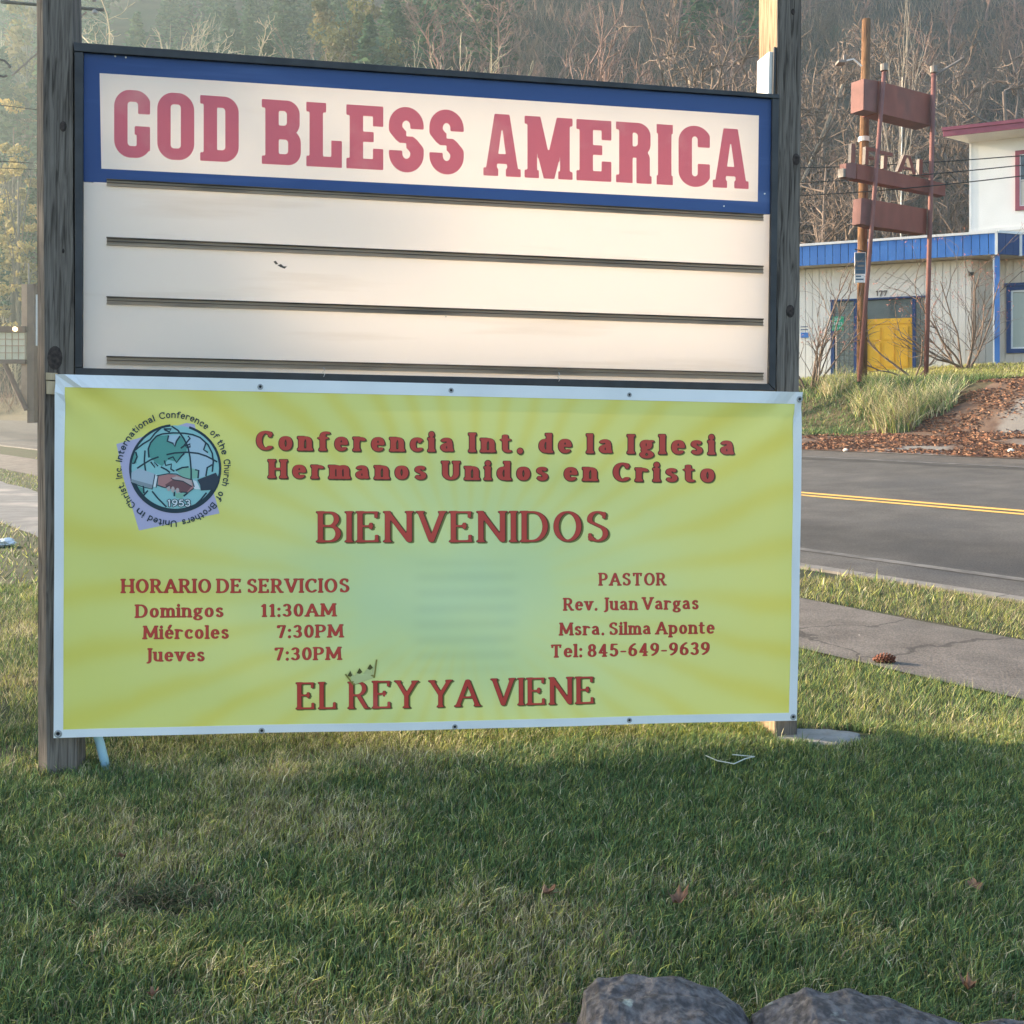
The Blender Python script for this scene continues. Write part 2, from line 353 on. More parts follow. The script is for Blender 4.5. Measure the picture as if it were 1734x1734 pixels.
def lawn_blades(n, z0, z1, power, wmul):
    u = rng.random(n); k = power; Y = (z0 ** k + u * (z1 ** k - z0 ** k)) ** (1 / k)
    X = (rng.random(n) * 2 - 1) * (0.58 * Y + 0.75)
    p, s = ps(X, Y); g = ground_ps(p, s)
    edge = 0.12 * (fbm(s, 1.0, 2.0) - 0.5)
    keep = ((p < 4.97 + edge) & ~((p > 2.5) & (p < 4.0) & (s > 8))) | ((p > 6.42 + edge) & (p < 7.33))
    hx, hy = X + 0.99, Y - 2.95; hole = np.exp(-((hx / 0.15) ** 2 + (hy / 0.085) ** 2))
    keep &= rng.random(n) > hole * 0.85
    bare = np.exp(-(((X + 2.1) / 0.25) ** 2 + ((Y - 4.25) / 0.22) ** 2)); keep &= rng.random(n) > bare * 0.8
    keep &= ~(((X - 1.36) / 0.22) ** 2 + ((Y - 4.46) / 0.125) ** 2 < 1)                   # concrete pad
    X, Y, p, s, g, hole = X[keep], Y[keep], p[keep], s[keep], g[keep], hole[keep]; n = len(X)
    A = fbm(X + 9, Y, 1.1); B = fbm(X + 31, Y + 5, 2.6); C = fbm(X + 77, Y + 3, 7.0)
    verge = (p > 6.0)
    dry = sstep(0.42, 0.66, A * 0.55 + B * 0.3 + C * 0.15 + 0.02 * np.clip(-X, -1.5, 1.5) - 0.03) + 0.5 * verge
    wts = {'green': 0.55 * (1.1 - np.minimum(dry, 1)) + 0.05, 'dark': 0.40 * (1.1 - np.minimum(dry, 1)), 'yellow': 0.21 + 0.22 * dry + 0.2 * (p > 3),
           'straw': 0.12 + 0.36 * dry + hole, 'brown': 0.03 + 0.14 * dry + hole + 0.15 * verge}
    t = mixtint(n, wts)
    ht = (0.018 + 0.022 * rng.random(n) + 0.026 * C) * (1 + 0.18 * (wmul - 1))
    ht *= 0.72 + 0.55 * vnoise(X, Y, 13.0); tall = rng.random(n) < 0.03; ht[tall] *= 1.6
    z = g - 0.05 * hole
    return blades(X, Y, z, ht, (0.0021 + 0.0016 * rng.random(n)) * wmul, t, lean=0.75, bias=(0.18, -0.08))
def plain(vtc):
    """the same blades as single triangles, for grass too far away to show its bend"""
    V, T, C = vtc; V = V.reshape(-1, 5, 3)[:, [0, 1, 4]]; C = np.asarray(C).reshape(-1, 5, 3)[:, [0, 1, 4]]; n = len(V); return V.reshape(-1, 3), np.arange(3 * n).reshape(n, 3), C.reshape(-1, 3)
def joinb(name, lst, mat):
    o = 0; V, T, C = [], [], []
    for v, t, c in lst: V.append(v); T.append(t + o); C.append(c); o += len(v)
    return link(name, np_mesh(name, np.concatenate(V), np.concatenate(T), mat, np.concatenate(C)))
g = joinb('lawn_grass', [lawn_blades(355000, 1.9, 4.6, 1.2, 1.0), plain(lawn_blades(210000, 4.4, 8.5, 1.0, 1.35)), plain(lawn_blades(60000, 7.5, 30.0, 1.0, 4.5))], m_grass)
tag(g, 'short mown lawn grass, green with straw-coloured patches', 'grass', kind='stuff')

# grass on the bank across the road
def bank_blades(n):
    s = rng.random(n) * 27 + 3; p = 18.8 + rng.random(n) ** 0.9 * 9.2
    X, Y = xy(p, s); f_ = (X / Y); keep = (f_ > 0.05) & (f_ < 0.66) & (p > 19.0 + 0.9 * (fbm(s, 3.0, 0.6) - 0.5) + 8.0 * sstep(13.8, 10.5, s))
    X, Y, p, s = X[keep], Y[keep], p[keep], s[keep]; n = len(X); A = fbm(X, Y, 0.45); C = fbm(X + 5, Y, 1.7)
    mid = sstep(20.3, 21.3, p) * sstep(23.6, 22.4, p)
    top = sstep(22.2, 23.4, p + 1.2 * (A - .5)); wts = {'green': 0.45 * (1 - top) + .1, 'dark': 0.75 * (1 - top), 'yellow': 0.07 + 1.2 * top, 'straw': 0.05 + 0.16 * mid * A + .35 * top, 'brown': 0.10 * mid + 0.03}  # darker low down, yellow on the crest: shade and sun put into blade colours
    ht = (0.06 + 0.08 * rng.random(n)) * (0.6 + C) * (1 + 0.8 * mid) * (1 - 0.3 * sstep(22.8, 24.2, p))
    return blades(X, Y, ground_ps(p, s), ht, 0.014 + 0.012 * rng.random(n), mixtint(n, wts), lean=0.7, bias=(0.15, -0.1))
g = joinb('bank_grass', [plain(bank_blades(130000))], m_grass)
tag(g, 'rough grass covering the bank across the road', 'grass', kind='stuff')

def grass_clump(name, px, py, rad, n, hmax, label, wt):
    c = gz(px, py); a = rng.random(n) * 6.283; r = rad * np.sqrt(rng.random(n))
    X = c.x + np.cos(a) * r; Y = c.y + np.sin(a) * r; Z = H(X, Y) - 0.02; n_ = n
    V, T, C = [], [], []
    for i in range(n_):
        h = hmax * (0.45 + 0.55 * random.random()); d = random.random() * 6.283; l = h * (0.15 + 0.85 * random.random())
        k = ['green', 'dark', 'straw', 'straw', 'yellow', 'brown']; t = np.array(PAL[k[int(random.random() * wt)]]) * (0.7 + 0.6 * random.random())
        wd = 0.010; o = len(V)
        for j in range(5):
            q = j / 4; hx = X[i] + math.cos(d) * l * q * q; hy = Y[i] + math.sin(d) * l * q * q; hz = Z[i] + h * (q - 0.38 * q * q * (l / h))
            ww = wd * (1 - q * 0.85); V += [(hx - ww * math.sin(d + .9), hy + ww * math.cos(d + .9), hz), (hx + ww * math.sin(d + .9), hy - ww * math.cos(d + .9), hz)]
            C += [t, t]
        for j in range(4): b = o + 2 * j; T += [(b, b + 1, b + 3), (b, b + 3, b + 2)]
    me = np_mesh(name, np.array(V) - np.array(c), np.array(T), m_grass, np.array(C)); o = link(name, me); o.location = c
    return tag(o, label, 'grass clump')
grass_clump('tall_grass', 1520, 722, 0.55, 900, 1.0, 'largest clump of tall arching grass on the bank, in front of the red sign frame', 6)
grass_clump('tall_grass', 1415, 665, 0.40, 420, 0.75, 'straw-tipped grass clump on the bank crest close to the dark weathered post', 6)
grass_clump('tall_grass', 1585, 690, 0.45, 450, 0.8, 'green grass clump on the bank below the right leg of the red frame', 4)
grass_clump('tall_grass', 1478, 690, 0.45, 420, 0.8, 'pale grass clump on the bank below the leaning utility pole', 6)

# pine needle litter: loose straws on the shoulder
def litter(n):
    s = rng.random(n) * 22 + 1; p = 17.55 + rng.random(n) * 7
    A = fbm(s * 1.0, p * 2.2, 0.9); lim = 19.6 + 8.0 * sstep(13.8, 10.5, s)
    keep = (p < lim) & (rng.random(n) < sstep(0.30, 0.52, A)); s, p = s[keep], p[keep]; n = len(s); X, Y = xy(p, s)
    a = rng.random(n) * 3.14; L = 0.025 + 0.05 * rng.random(n); wd = 0.005 + 0.008 * rng.random(n); Z = ground_ps(p, s) + 0.022
    dx, dy = np.cos(a) * L, np.sin(a) * L; nx, ny = -np.sin(a) * wd, np.cos(a) * wd; h = 0.01 + 0.025 * rng.random(n)
    V = np.stack([np.stack([X - dx, Y - dy, Z], -1), np.stack([X + dx, Y + dy, Z], -1), np.stack([X + nx, Y + ny, Z + h], -1)], 1)
    t = np.array([(0.27, 0.135, 0.085), (0.18, 0.09, 0.058), (0.34, 0.20, 0.13), (0.09, 0.05, 0.038)])[rng.integers(0, 4, n)]
    return V.reshape(-1, 3), np.arange(3 * n).reshape(n, 3), np.repeat(t, 3, 0)
o = joinb('needle_litter', [litter(110000)], attr_mat('needles', 0.9, 0.0))
tag(o, 'reddish brown pine needle litter drifted on the road shoulder', 'litter', kind='stuff')
# ================================================================== LETTERING (shapes of the letters as distance fields, meshed flat)
def arc(cx, cy, rx, ry, a0, a1, n=None):
    n = n or max(3, int(abs(a1 - a0) / 15) + 1)
    return [(cx + rx * math.cos(R(a0 + (a1 - a0) * i / n)), cy + ry * math.sin(R(a0 + (a1 - a0) * i / n))) for i in range(n + 1)]
XH = 0.70
def ln(*a): return [(a[i], a[i + 1]) for i in range(0, len(a), 2)]
# glyph: (width, [paths], [serifs (x, y, side) side: b both, l left, r right])   y 0..1 = baseline..cap height
GL = {
 'A': (.84, [ln(0, 0, .42, 1, .84, 0), ln(.15, .33, .69, .33)], [(0, 0, 'b'), (.84, 0, 'b')]),
 'B': (.62, [ln(0, 0, 0, 1), ln(0, 1, .32, 1) + arc(.32, .765, .24, .235, 85, -90) + ln(0, .53), ln(.32, .53) + arc(.33, .265, .29, .265, 85, -90) + ln(0, 0)], [(0, 0, 'l'), (0, 1, 'l')]),
 'C': (.70, [arc(.42, .5, .42, .5, 48, 312), ln(.70, .74, .70, .98)], []),
 'D': (.74, [ln(0, 0, 0, 1), ln(0, 1, .28, 1) + arc(.30, .5, .44, .5, 85, -85) + ln(0, 0)], [(0, 0, 'l'), (0, 1, 'l')]),
 'E': (.58, [ln(0, 0, 0, 1), ln(0, 1, .56, 1), ln(0, .52, .38, .52), ln(0, 0, .58, 0), ln(.58, 0, .58, .2), ln(.56, 1, .56, .82), ln(.38, .43, .38, .62)], [(0, 0, 'l'), (0, 1, 'l')]),
 'G': (.74, [arc(.42, .5, .42, .5, 48, 330), ln(.72, .05, .72, .40), ln(.70, .76, .70, .98)], [(.72, .42, 'b')]),
 'H': (.74, [ln(0, 0, 0, 1), ln(.74, 0, .74, 1), ln(0, .5, .74, .5)], [(0, 0, 'b'), (0, 1, 'b'), (.74, 0, 'b'), (.74, 1, 'b')]),
 'I': (0.0, [ln(0, 0, 0, 1)], [(0, 0, 'b'), (0, 1, 'b')]),
 'J': (.30, [ln(.30, 1, .30, .1) + arc(.08, .05, .22, .22, -10, -80)], [(.30, 1, 'b')]),
 'L': (.55, [ln(0, 0, 0, 1), ln(0, 0, .55, 0), ln(.55, 0, .55, .22)], [(0, 0, 'l'), (0, 1, 'b')]),
 'M': (1.0, [ln(0, 0, .05, 1, .50, .12, .95, 1, 1.0, 0)], [(0, 0, 'b'), (.05, 1, 'l'), (1.0, 0, 'b'), (.95, 1, 'r')]),
 'N': (.76, [ln(0, 0, 0, 1, .76, 0, .76, 1)], [(0, 0, 'b'), (0, 1, 'l'), (.76, 1, 'b')]),
 'O': (.80, [arc(.40, .5, .40, .5, 0, 360)], []),
 'P': (.58, [ln(0, 0, 0, 1), ln(0, 1, .30, 1) + arc(.30, .73, .28, .27, 85, -90) + ln(0, .46)], [(0, 0, 'b'), (0, 1, 'l')]),
 'R': (.66, [ln(0, 0, 0, 1), ln(0, 1, .30, 1) + arc(.30, .75, .26, .25, 85, -90) + ln(0, .5), ln(.30, .5, .60, .04)], [(0, 0, 'b'), (0, 1, 'l'), (.64, 0, 'r')]),
 'S': (.54, [arc(.27, .745, .27, .255, 35, 200) + arc(.27, .255, .28, .255, 60, -150), ln(.50, .78, .50, .98), ln(.01, .02, .01, .24)], []),
 'T': (.70, [ln(.35, 0, .35, 1), ln(0, 1, .70, 1), ln(0, 1, 0, .80), ln(.70, 1, .70, .80)], [(.35, 0, 'b')]),
 'U': (.70, [ln(0, 1, 0, .33) + arc(.35, .33, .35, .33, 190, 350) + ln(.70, .33, .70, 1)], [(0, 1, 'b'), (.70, 1, 'b')]),
 'V': (.78, [ln(0, 1, .39, 0, .78, 1)], [(0, 1, 'b'), (.78, 1, 'b')]),
 'Y': (.74, [ln(0, 1, .37, .45, .74, 1), ln(.37, .45, .37, 0)], [(0, 1, 'b'), (.74, 1, 'b'), (.37, 0, 'b')]),
 'a': (.48, [arc(.20, .48, .20, .22, 150, 20) + ln(.44, .12, .50, .02), ln(.43, .42, .43, .1), arc(.20, .20, .20, .18, 60, 300) + ln(.42, .12), ln(.22, .40, .43, .40)], []),
 'c': (.44, [arc(.27, .35, .27, .35, 45, 315), ln(.42, .48, .42, .64)], []),
 'd': (.50, [ln(.48, 0, .48, 1.02), arc(.25, .35, .25, .34, 50, 310)], [(.48, 1.02, 'l'), (.50, 0, 'r')]),
 'e': (.48, [arc(.25, .35, .25, .35, 0, 315), ln(.02, .37, .50, .37)], []),
 'f': (.30, [ln(.12, 0, .12, .80) + arc(.32, .80, .20, .20, 170, 60), ln(-.04, .68, .32, .68)], [(.12, 0, 'b')]),
 'g': (.50, [arc(.22, .47, .21, .22, 0, 360), ln(.38, .62, .54, .68), ln(.12, .26, .06, .16, .14, .09, .36, .07) + arc(.25, -.10, .27, .16, 50, -230)], []),
 'h': (.50, [ln(0, 0, 0, 1.02), ln(0, .50) + arc(.26, .46, .24, .24, 130, 0) + ln(.50, 0)], [(0, 0, 'b'), (0, 1.02, 'l'), (.50, 0, 'b')]),
 'i': (0.0, [ln(0, 0, 0, XH), ln(0, .95, 0, .955)], [(0, 0, 'b'), (0, XH, 'l')]),
 'l': (0.0, [ln(0, 0, 0, 1.02)], [(0, 0, 'b'), (0, 1.02, 'l')]),
 'm': (.90, [ln(0, 0, 0, XH), ln(0, .46) + arc(.23, .46, .21, .24, 140, 0) + ln(.45, 0), ln(.45, .46) + arc(.68, .46, .21, .24, 140, 0) + ln(.90, 0)], [(0, 0, 'b'), (0, XH, 'l'), (.45, 0, 'b'), (.90, 0, 'b')]),
 'n': (.50, [ln(0, 0, 0, XH), ln(0, .46) + arc(.26, .46, .24, .24, 140, 0) + ln(.50, 0)], [(0, 0, 'b'), (0, XH, 'l'), (.50, 0, 'b')]),
 'o': (.50, [arc(.25, .35, .25, .35, 0, 360)], []),
 'p': (.52, [ln(0, -.28, 0, XH), arc(.27, .35, .26, .34, 130, -130)], [(0, -.28, 'b'), (0, XH, 'l')]),
 'r': (.36, [ln(0, 0, 0, XH), ln(0, .44) + arc(.24, .44, .22, .25, 150, 40)], [(0, 0, 'b'), (0, XH, 'l')]),
 's': (.38, [arc(.19, .525, .18, .175, 40, 210) + arc(.19, .175, .19, .18, 60, -150), ln(.35, .55, .35, .68), ln(.01, .02, .01, .17)], []),
 't': (.30, [ln(.10, .92, .10, .2) + arc(.26, .18, .16, .18, 190, 300), ln(-.05, .68, .30, .68)], []),
 'u': (.50, [ln(0, XH, 0, .24) + arc(.24, .24, .24, .24, 190, 330) + ln(.48, .24), ln(.48, XH, .48, 0)], [(0, XH, 'l'), (.48, XH, 'l'), (.50, 0, 'r')]),
 'v': (.52, [ln(0, XH, .26, 0, .52, XH)], [(0, XH, 'b'), (.52, XH, 'b')]),
 '0': (.54, [arc(.27, .5, .27, .5, 0, 360)], []),
 '1': (.24, [ln(.16, 0, .16, 1), ln(.16, 1, 0, .86)], [(.16, 0, 'b')]),
 '2': (.50, [arc(.25, .72, .24, .28, 160, -30) + ln(.02, .03, .52, .03)], []),
 '3': (.48, [arc(.22, .755, .22, .245, 150, -90), arc(.22, .26, .26, .26, 90, -150)], []),
 '4': (.56, [ln(.40, 0, .40, 1, 0, .28, .56, .28)], [(.40, 0, 'b')]),
 '5': (.48, [ln(.44, 1, .08, 1, .04, .54) + arc(.22, .31, .27, .31, 120, -150)], []),
 '6': (.50, [ln(.42, 1) + arc(.45, .40, .45, .55, 115, 170), arc(.26, .29, .26, .29, 0, 360)], []),
 '7': (.48, [ln(0, .86, 0, 1, .50, 1, .18, 0)], []),
 '8': (.50, [arc(.25, .76, .21, .24, 0, 360), arc(.25, .26, .26, .26, 0, 360)], []),
 '9': (.50, [arc(.25, .71, .26, .29, 0, 360), ln(.07, 0) + arc(.05, .60, .46, .55, -65, 10)], []),
 ':': (0.0, [ln(0, .04, 0, .045), ln(0, .60, 0, .605)], []),
 '.': (0.0, [ln(0, .03, 0, .035)], []), ',': (0.0, [ln(.02, .05, -.05, -.14)], []),
 '-': (.28, [ln(0, .36, .28, .36)], []),
}
GL['é'] = (.48, GL['e'][1] + [ln(.22, .86, .36, 1.08)], [])
class Style:
    def __init__(s, W, T, Ts, sl, track, space, xs=1.0, rnd=0.0): s.W, s.T, s.Ts, s.sl, s.track, s.space, s.xs, s.rnd = W, T, Ts, sl, track, space, xs, rnd; s.cache = {}
SERIF = Style(.215, .110, .095, .080, .175, .27, .88, .012)
FAT = Style(.30, .12, .12, .06, .30, .50, .80, .03)
NOUV = Style(.180, .062, .040, .065, .185, .33, .96, .004)
SANS = Style(.155, .155, 0, 0, .15, .26, .95, 0)
def seg_d(X, Y, path, ky):
    d = np.full(X.shape, 9.0)
    P = [(a, b * ky) for a, b in path]; Yk = Y * ky
    if len(P) == 1: P = P + [(P[0][0] + 1e-4, P[0][1])]
    for (ax, ay), (bx, by) in zip(P[:-1], P[1:]):
        vx, vy = bx - ax, by - ay; L = vx * vx + vy * vy + 1e-12
        t = np.clip(((X - ax) * vx + (Yk - ay) * vy) / L, 0, 1)
        d = np.minimum(d, np.hypot(X - ax - t * vx, Yk - ay - t * vy))
    return d
def boxd(X, Y, x0, y0, x1, y1):
    qx = np.abs(X - (x0 + x1) / 2) - (x1 - x0) / 2; qy = np.abs(Y - (y0 + y1) / 2) - (y1 - y0) / 2
    return np.hypot(np.maximum(qx, 0), np.maximum(qy, 0)) + np.minimum(np.maximum(qx, qy), 0)
def march(X, Y, D):
    """polygons where D < 0 (marching squares with edge interpolation, full cells merged along rows)"""
    V = []; Fc = []; vid = {}
    xs = X[0]; ys = Y[:, 0]; ny, nx = D.shape; ins = D < 0
    def node(i, j):
        k = (0, i, j)
        if k not in vid: vid[k] = len(V); V.append((xs[j], ys[i]))
        return vid[k]
    def edge(i, j, i2, j2):
        k = (1, i, j, i2, j2) if (i, j) < (i2, j2) else (1, i2, j2, i, j)
        if k not in vid:
            a, b = D[i, j], D[i2, j2]; t = a / (a - b)
            vid[k] = len(V); V.append((xs[j] + (xs[j2] - xs[j]) * t, ys[i] + (ys[i2] - ys[i]) * t))
        return vid[k]
    for i in range(ny - 1):
        j = 0
        while j < nx - 1:
            c = (ins[i, j], ins[i, j + 1], ins[i + 1, j + 1], ins[i + 1, j]); sm = sum(c)
            if sm == 0: j += 1; continue
            if sm == 4:
                k = j
                while k + 1 < nx - 1 and ins[i, k + 2] and ins[i + 1, k + 2] and k - j < 3: k += 1
                Fc.append((node(i, j), node(i, k + 1), node(i + 1, k + 1), node(i + 1, j))); j = k + 1; continue
            q = [(i, j), (i, j + 1), (i + 1, j + 1), (i + 1, j)]; poly = []
            for n in range(4):
                a, b = q[n], q[(n + 1) % 4]
                if c[n]: poly.append(node(*a))
                if c[n] != c[(n + 1) % 4]: poly.append(edge(*a, *b))
            if len(poly) >= 3: Fc.append(tuple(poly))
            j += 1
    return V, Fc
def glyph_d(ch, st, X, Y):
    wd, paths, ser = GL[ch]; W, T = st.W, st.T
    fx = lambda x: W / 2 + x * st.xs; fy = lambda y: T / 2 + y * (1 - T)
    d = np.full(X.shape, 9.0); ky = W / T
    for pth in paths:
        P = [(fx(a), fy(b)) for a, b in pth]; r = W / 2
        dot = len(P) == 2 and abs(P[0][1] - P[1][1]) < 0.02 and abs(P[0][0] - P[1][0]) < .02
        if dot: dd = seg_d(X, Y, P, 1.0) - W * 0.50; dd_ = dd
        else:
            thin = len(P) == 2 and P[0][0] == P[1][0] and abs(P[0][1] - P[1][1]) < 0.3 and T < W   # a beak or terminal, thinner than a stem
            dd = seg_d(X, Y, P, ky) - (r * 0.62 if thin else r)
        d = np.minimum(d, dd)
    if st.Ts:
        for (x, y, side) in ser:
            x0 = fx(x) - W / 2 - (st.sl if side in 'bl' else 0); x1 = fx(x) + W / 2 + (st.sl if side in 'br' else 0); yc = fy(y)
            y0, y1 = (yc - T / 2, yc - T / 2 + st.Ts) if y < 0.3 and y != XH else (yc + T / 2 - st.Ts, yc + T / 2)
            b = boxd(X, Y, x0 + st.rnd, y0 + st.rnd, x1 - st.rnd, y1 - st.rnd) - st.rnd
            k = 0.05; h = np.clip(0.5 + 0.5 * (b - d) / k, 0, 1); d = b * (1 - h) + d * h - k * h * (1 - h)
    return d
def glyph(ch, st, grow=0.0, res=0.036):
    key = (ch, grow)
    if key not in st.cache:
        wd = GL[ch][0] * st.xs + st.W; pad = 0.16 + grow
        xs = np.arange(-pad, wd + pad, res); ys = np.arange(-0.42, 1.22, res); X, Y = np.meshgrid(xs, ys)
        st.cache[key] = march(X, Y, glyph_d(ch, st, X, Y) - grow)
    return st.cache[key]
def layout(text, st):
    x = 0.0; out = []
    for c in text:
        if c == ' ': x += st.space; continue
        out.append((c, x)); x += GL[c][0] * st.xs + st.W + st.track
    return out, x - st.track
def text_on(mb, text, st, fmap, lift, mi=0, grow=0.0, shift=(0, 0), res=0.036):
    """fmap(u in 0..1 along the line, v in cap heights) -> (a, b) on the surface; lift -> third coordinate"""
    lay, tw = layout(text, st)
    for c, x0 in lay:
        V, Fc = glyph(c, st, grow, res)
        mb.add([fmap((x0 + a + shift[0]) / tw, b + shift[1]) + (lift,) for a, b in V], Fc, mi)

def letters_on(text, st):
    """one entry per letter: (char, x0, total width)"""
    lay, tw = layout(text, st); return [(c, x0, tw) for c, x0 in lay]
# ================================================================== THE CHURCH SIGN
M_SIGN = (Matrix.Translation((-1.7861, 3.9705, 0.1455)) @ Matrix.Rotation(0.1541, 4, 'Z') @ Matrix.Rotation(0.0158, 4, 'X') @ Matrix.Rotation(0.0182, 4, 'Y'))
SG = Frame(M_SIGN)
def wood(name, c1, c2, c3, streak=(26, 26, 1.3)):
    m, nt, b = newmat(name); b.inputs['Roughness'].default_value = 0.9; b.inputs['Specular IOR Level'].default_value = 0.2
    tc = nt.nodes.new('ShaderNodeTexCoord'); mp = nt.nodes.new('ShaderNodeMapping'); mp.inputs['Scale'].default_value = streak
    nt.links.new(tc.outputs['Object'], mp.inputs['Vector'])
    n = nt.nodes.new('ShaderNodeTexNoise'); n.inputs['Scale'].default_value = 3.0; n.inputs['Detail'].default_value = 8; n.inputs['Distortion'].default_value = 1.2
    nt.links.new(mp.outputs[0], n.inputs['Vector'])
    r = nt.nodes.new('ShaderNodeValToRGB'); e = r.color_ramp.elements; e[0].position = .33; e[0].color = rgba(c3); e[1].position = .62; e[1].color = rgba(c2)
    e2 = e.new(.46); e2.color = rgba(c1); nt.links.new(n.outputs['Fac'], r.inputs['Fac'])
    n2 = nt.nodes.new('ShaderNodeTexNoise'); n2.inputs['Scale'].default_value = 1.1; n2.inputs['Detail'].default_value = 4; nt.links.new(tc.outputs['Object'], n2.inputs['Vector'])
    mx = nt.nodes.new('ShaderNodeMix'); mx.data_type = 'RGBA'; mx.blend_type = 'MULTIPLY'; mx.inputs[0].default_value = 0.6
    r2 = nt.nodes.new('ShaderNodeValToRGB'); r2.color_ramp.elements[0].position = .3; r2.color_ramp.elements[0].color = (.5, .48, .46, 1); r2.color_ramp.elements[1].position = .7; r2.color_ramp.elements[1].color = (1.2, 1.2, 1.2, 1)
    nt.links.new(n2.outputs['Fac'], r2.inputs['Fac']); nt.links.new(r.outputs[0], mx.inputs[6]); nt.links.new(r2.outputs[0], mx.inputs[7]); nt.links.new(mx.outputs[2], b.inputs['Base Color'])
    bp = nt.nodes.new('ShaderNodeBump'); bp.inputs['Strength'].default_value = 0.7; bp.inputs['Distance'].default_value = 0.004
    nt.links.new(n.outputs['Fac'], bp.inputs['Height']); nt.links.new(bp.outputs[0], b.inputs['Normal'])
    return m
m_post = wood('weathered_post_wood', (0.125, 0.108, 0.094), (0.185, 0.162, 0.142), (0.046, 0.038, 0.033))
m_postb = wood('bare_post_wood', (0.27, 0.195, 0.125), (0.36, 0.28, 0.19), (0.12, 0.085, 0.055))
m_knot = pm('knot_wood', (0.020, 0.016, 0.014), (0.06, 0.045, 0.04), scale=60, rough=0.9)
m_lath = wood('pale_lath', (0.55, 0.43, 0.28), (0.62, 0.50, 0.34), (0.45, 0.33, 0.2))
m_frame = pm('dark_bronze_metal', (0.018, 0.020, 0.024), (0.035, 0.037, 0.042), scale=9, rough=0.55, bump=0.1, spec=0.4)
m_screw = pm('pale_metal', (0.5, 0.5, 0.5), rough=0.4, metallic=0.7)

def translucent(name, c, tr=0.5, rough=0.45, grime=None, stretch=(0.5, 1, 6), gs=1.6, lo=.56, hi=.78, amt=1.0, tc_tint=None):
    m, nt, b = newmat(name); b.inputs['Roughness'].default_value = rough; b.inputs['Specular IOR Level'].default_value = 0.35
    out = nt.nodes['Material Output']; t = nt.nodes.new('ShaderNodeBsdfTranslucent'); mx = nt.nodes.new('ShaderNodeMixShader'); mx.inputs[0].default_value = tr
    b.inputs['Base Color'].default_value = rgba(c); t.inputs['Color'].default_value = rgba(tc_tint or c)
    if grime:
        tc = nt.nodes.new('ShaderNodeTexCoord'); mp = nt.nodes.new('ShaderNodeMapping'); mp.inputs['Scale'].default_value = stretch
        nt.links.new(tc.outputs['Object'], mp.inputs['Vector'])
        n = nt.nodes.new('ShaderNodeTexNoise'); n.inputs['Scale'].default_value = gs; n.inputs['Detail'].default_value = 9
        nt.links.new(mp.outputs[0], n.inputs['Vector'])
        mr = nt.nodes.new('ShaderNodeMapRange'); mr.inputs['From Min'].default_value = lo; mr.inputs['From Max'].default_value = hi; mr.inputs['To Max'].default_value = amt
        nt.links.new(n.outputs['Fac'], mr.inputs['Value'])
        mc = nt.nodes.new('ShaderNodeMix'); mc.data_type = 'RGBA'; mc.inputs[6].default_value = rgba(c); mc.inputs[7].default_value = rgba(grime)
        nt.links.new(mr.outputs[0], mc.inputs[0]); nt.links.new(mc.outputs[2], b.inputs['Base Color'])
        mt = nt.nodes.new('ShaderNodeMix'); mt.data_type = 'RGBA'; mt.inputs[6].default_value = rgba(tc_tint or c); mt.inputs[7].default_value = rgba(grime)
        nt.links.new(mr.outputs[0], mt.inputs[0]); nt.links.new(mt.outputs[2], t.inputs['Color'])
    nt.links.new(b.outputs[0], mx.inputs[1]); nt.links.new(t.outputs[0], mx.inputs[2]); nt.links.new(mx.outputs[0], out.inputs['Surface'])
    return m
m_panel = translucent('translucent_white_plastic', (0.71, 0.715, 0.715), 0.5, tc_tint=(0.76, 0.665, 0.585), grime=(0.45, 0.36, 0.27), amt=0.5)
m_head = translucent('translucent_header_white', (0.71, 0.71, 0.705), 0.5, tc_tint=(0.76, 0.67, 0.60), grime=(0.55, 0.48, 0.42), amt=0.3)
m_blue = translucent('translucent_blue_print', (0.022, 0.060, 0.20), 0.25, grime=(0.08, 0.15, 0.36), amt=0.5)
m_pink = translucent('faded_red_print', (0.58, 0.17, 0.25), 0.5, tc_tint=(0.75, 0.22, 0.26), grime=(0.72, 0.36, 0.38), stretch=(1, 1, 1), gs=5, amt=0.7)
m_track = translucent('grimy_clear_track', (0.50, 0.41, 0.32), 0.5, rough=.4, grime=(0.10, 0.085, 0.075), stretch=(1.2, 3, 14), gs=2.0, lo=.50, hi=.80, amt=.9)
m_trackdark = translucent('track_grime', (0.20, 0.155, 0.12), 0.35, rough=.6, grime=(0.03, 0.028, 0.026), stretch=(1.5, 1, 8), gs=3.0, lo=.35, hi=.65, amt=.9)

sign = thing('church_sign', 'tall message board between two weathered wooden posts, reading GOD BLESS AMERICA', 'sign', mat4=M_SIGN)
def post(fl, fr, cl, D, chy, top_v, bot_v, tops, bots):
    """fl, fr, cl: functions of v giving x of front-left edge, front-right edge, chamfer-left edge (local)"""
    mb = MB(); rings = []
    N = 12
    for k in range(N + 1):
        v = bot_v + (top_v - bot_v) * k / N; wob = 0.0012 * math.sin(k * 2.1 + D * 90)
        rings.append([(fl(v) + wob, 0, v), (fr(v) + wob, 0, v), (fr(v) + wob, D, v), (cl(v) + wob, D, v), (cl(v) + wob, chy, v)])
    for r in rings: mb.v.extend(r)
    for k in range(N):
        for j in range(5): a = 5 * k + j; b = 5 * k + (j + 1) % 5; mb.f.append((a, b, b + 5, a + 5)); mb.m.append(1 if j in (3,) else 0)
    mb.f.append((0, 4, 3, 2, 1)); mb.m.append(0); mb.f.append(tuple(5 * N + j for j in range(5))); mb.m.append(0)
    return mb
def lin(p0, p1): return lambda v: p0[0] + (p1[0] - p0[0]) * (v - p0[1]) / (p1[1] - p0[1])
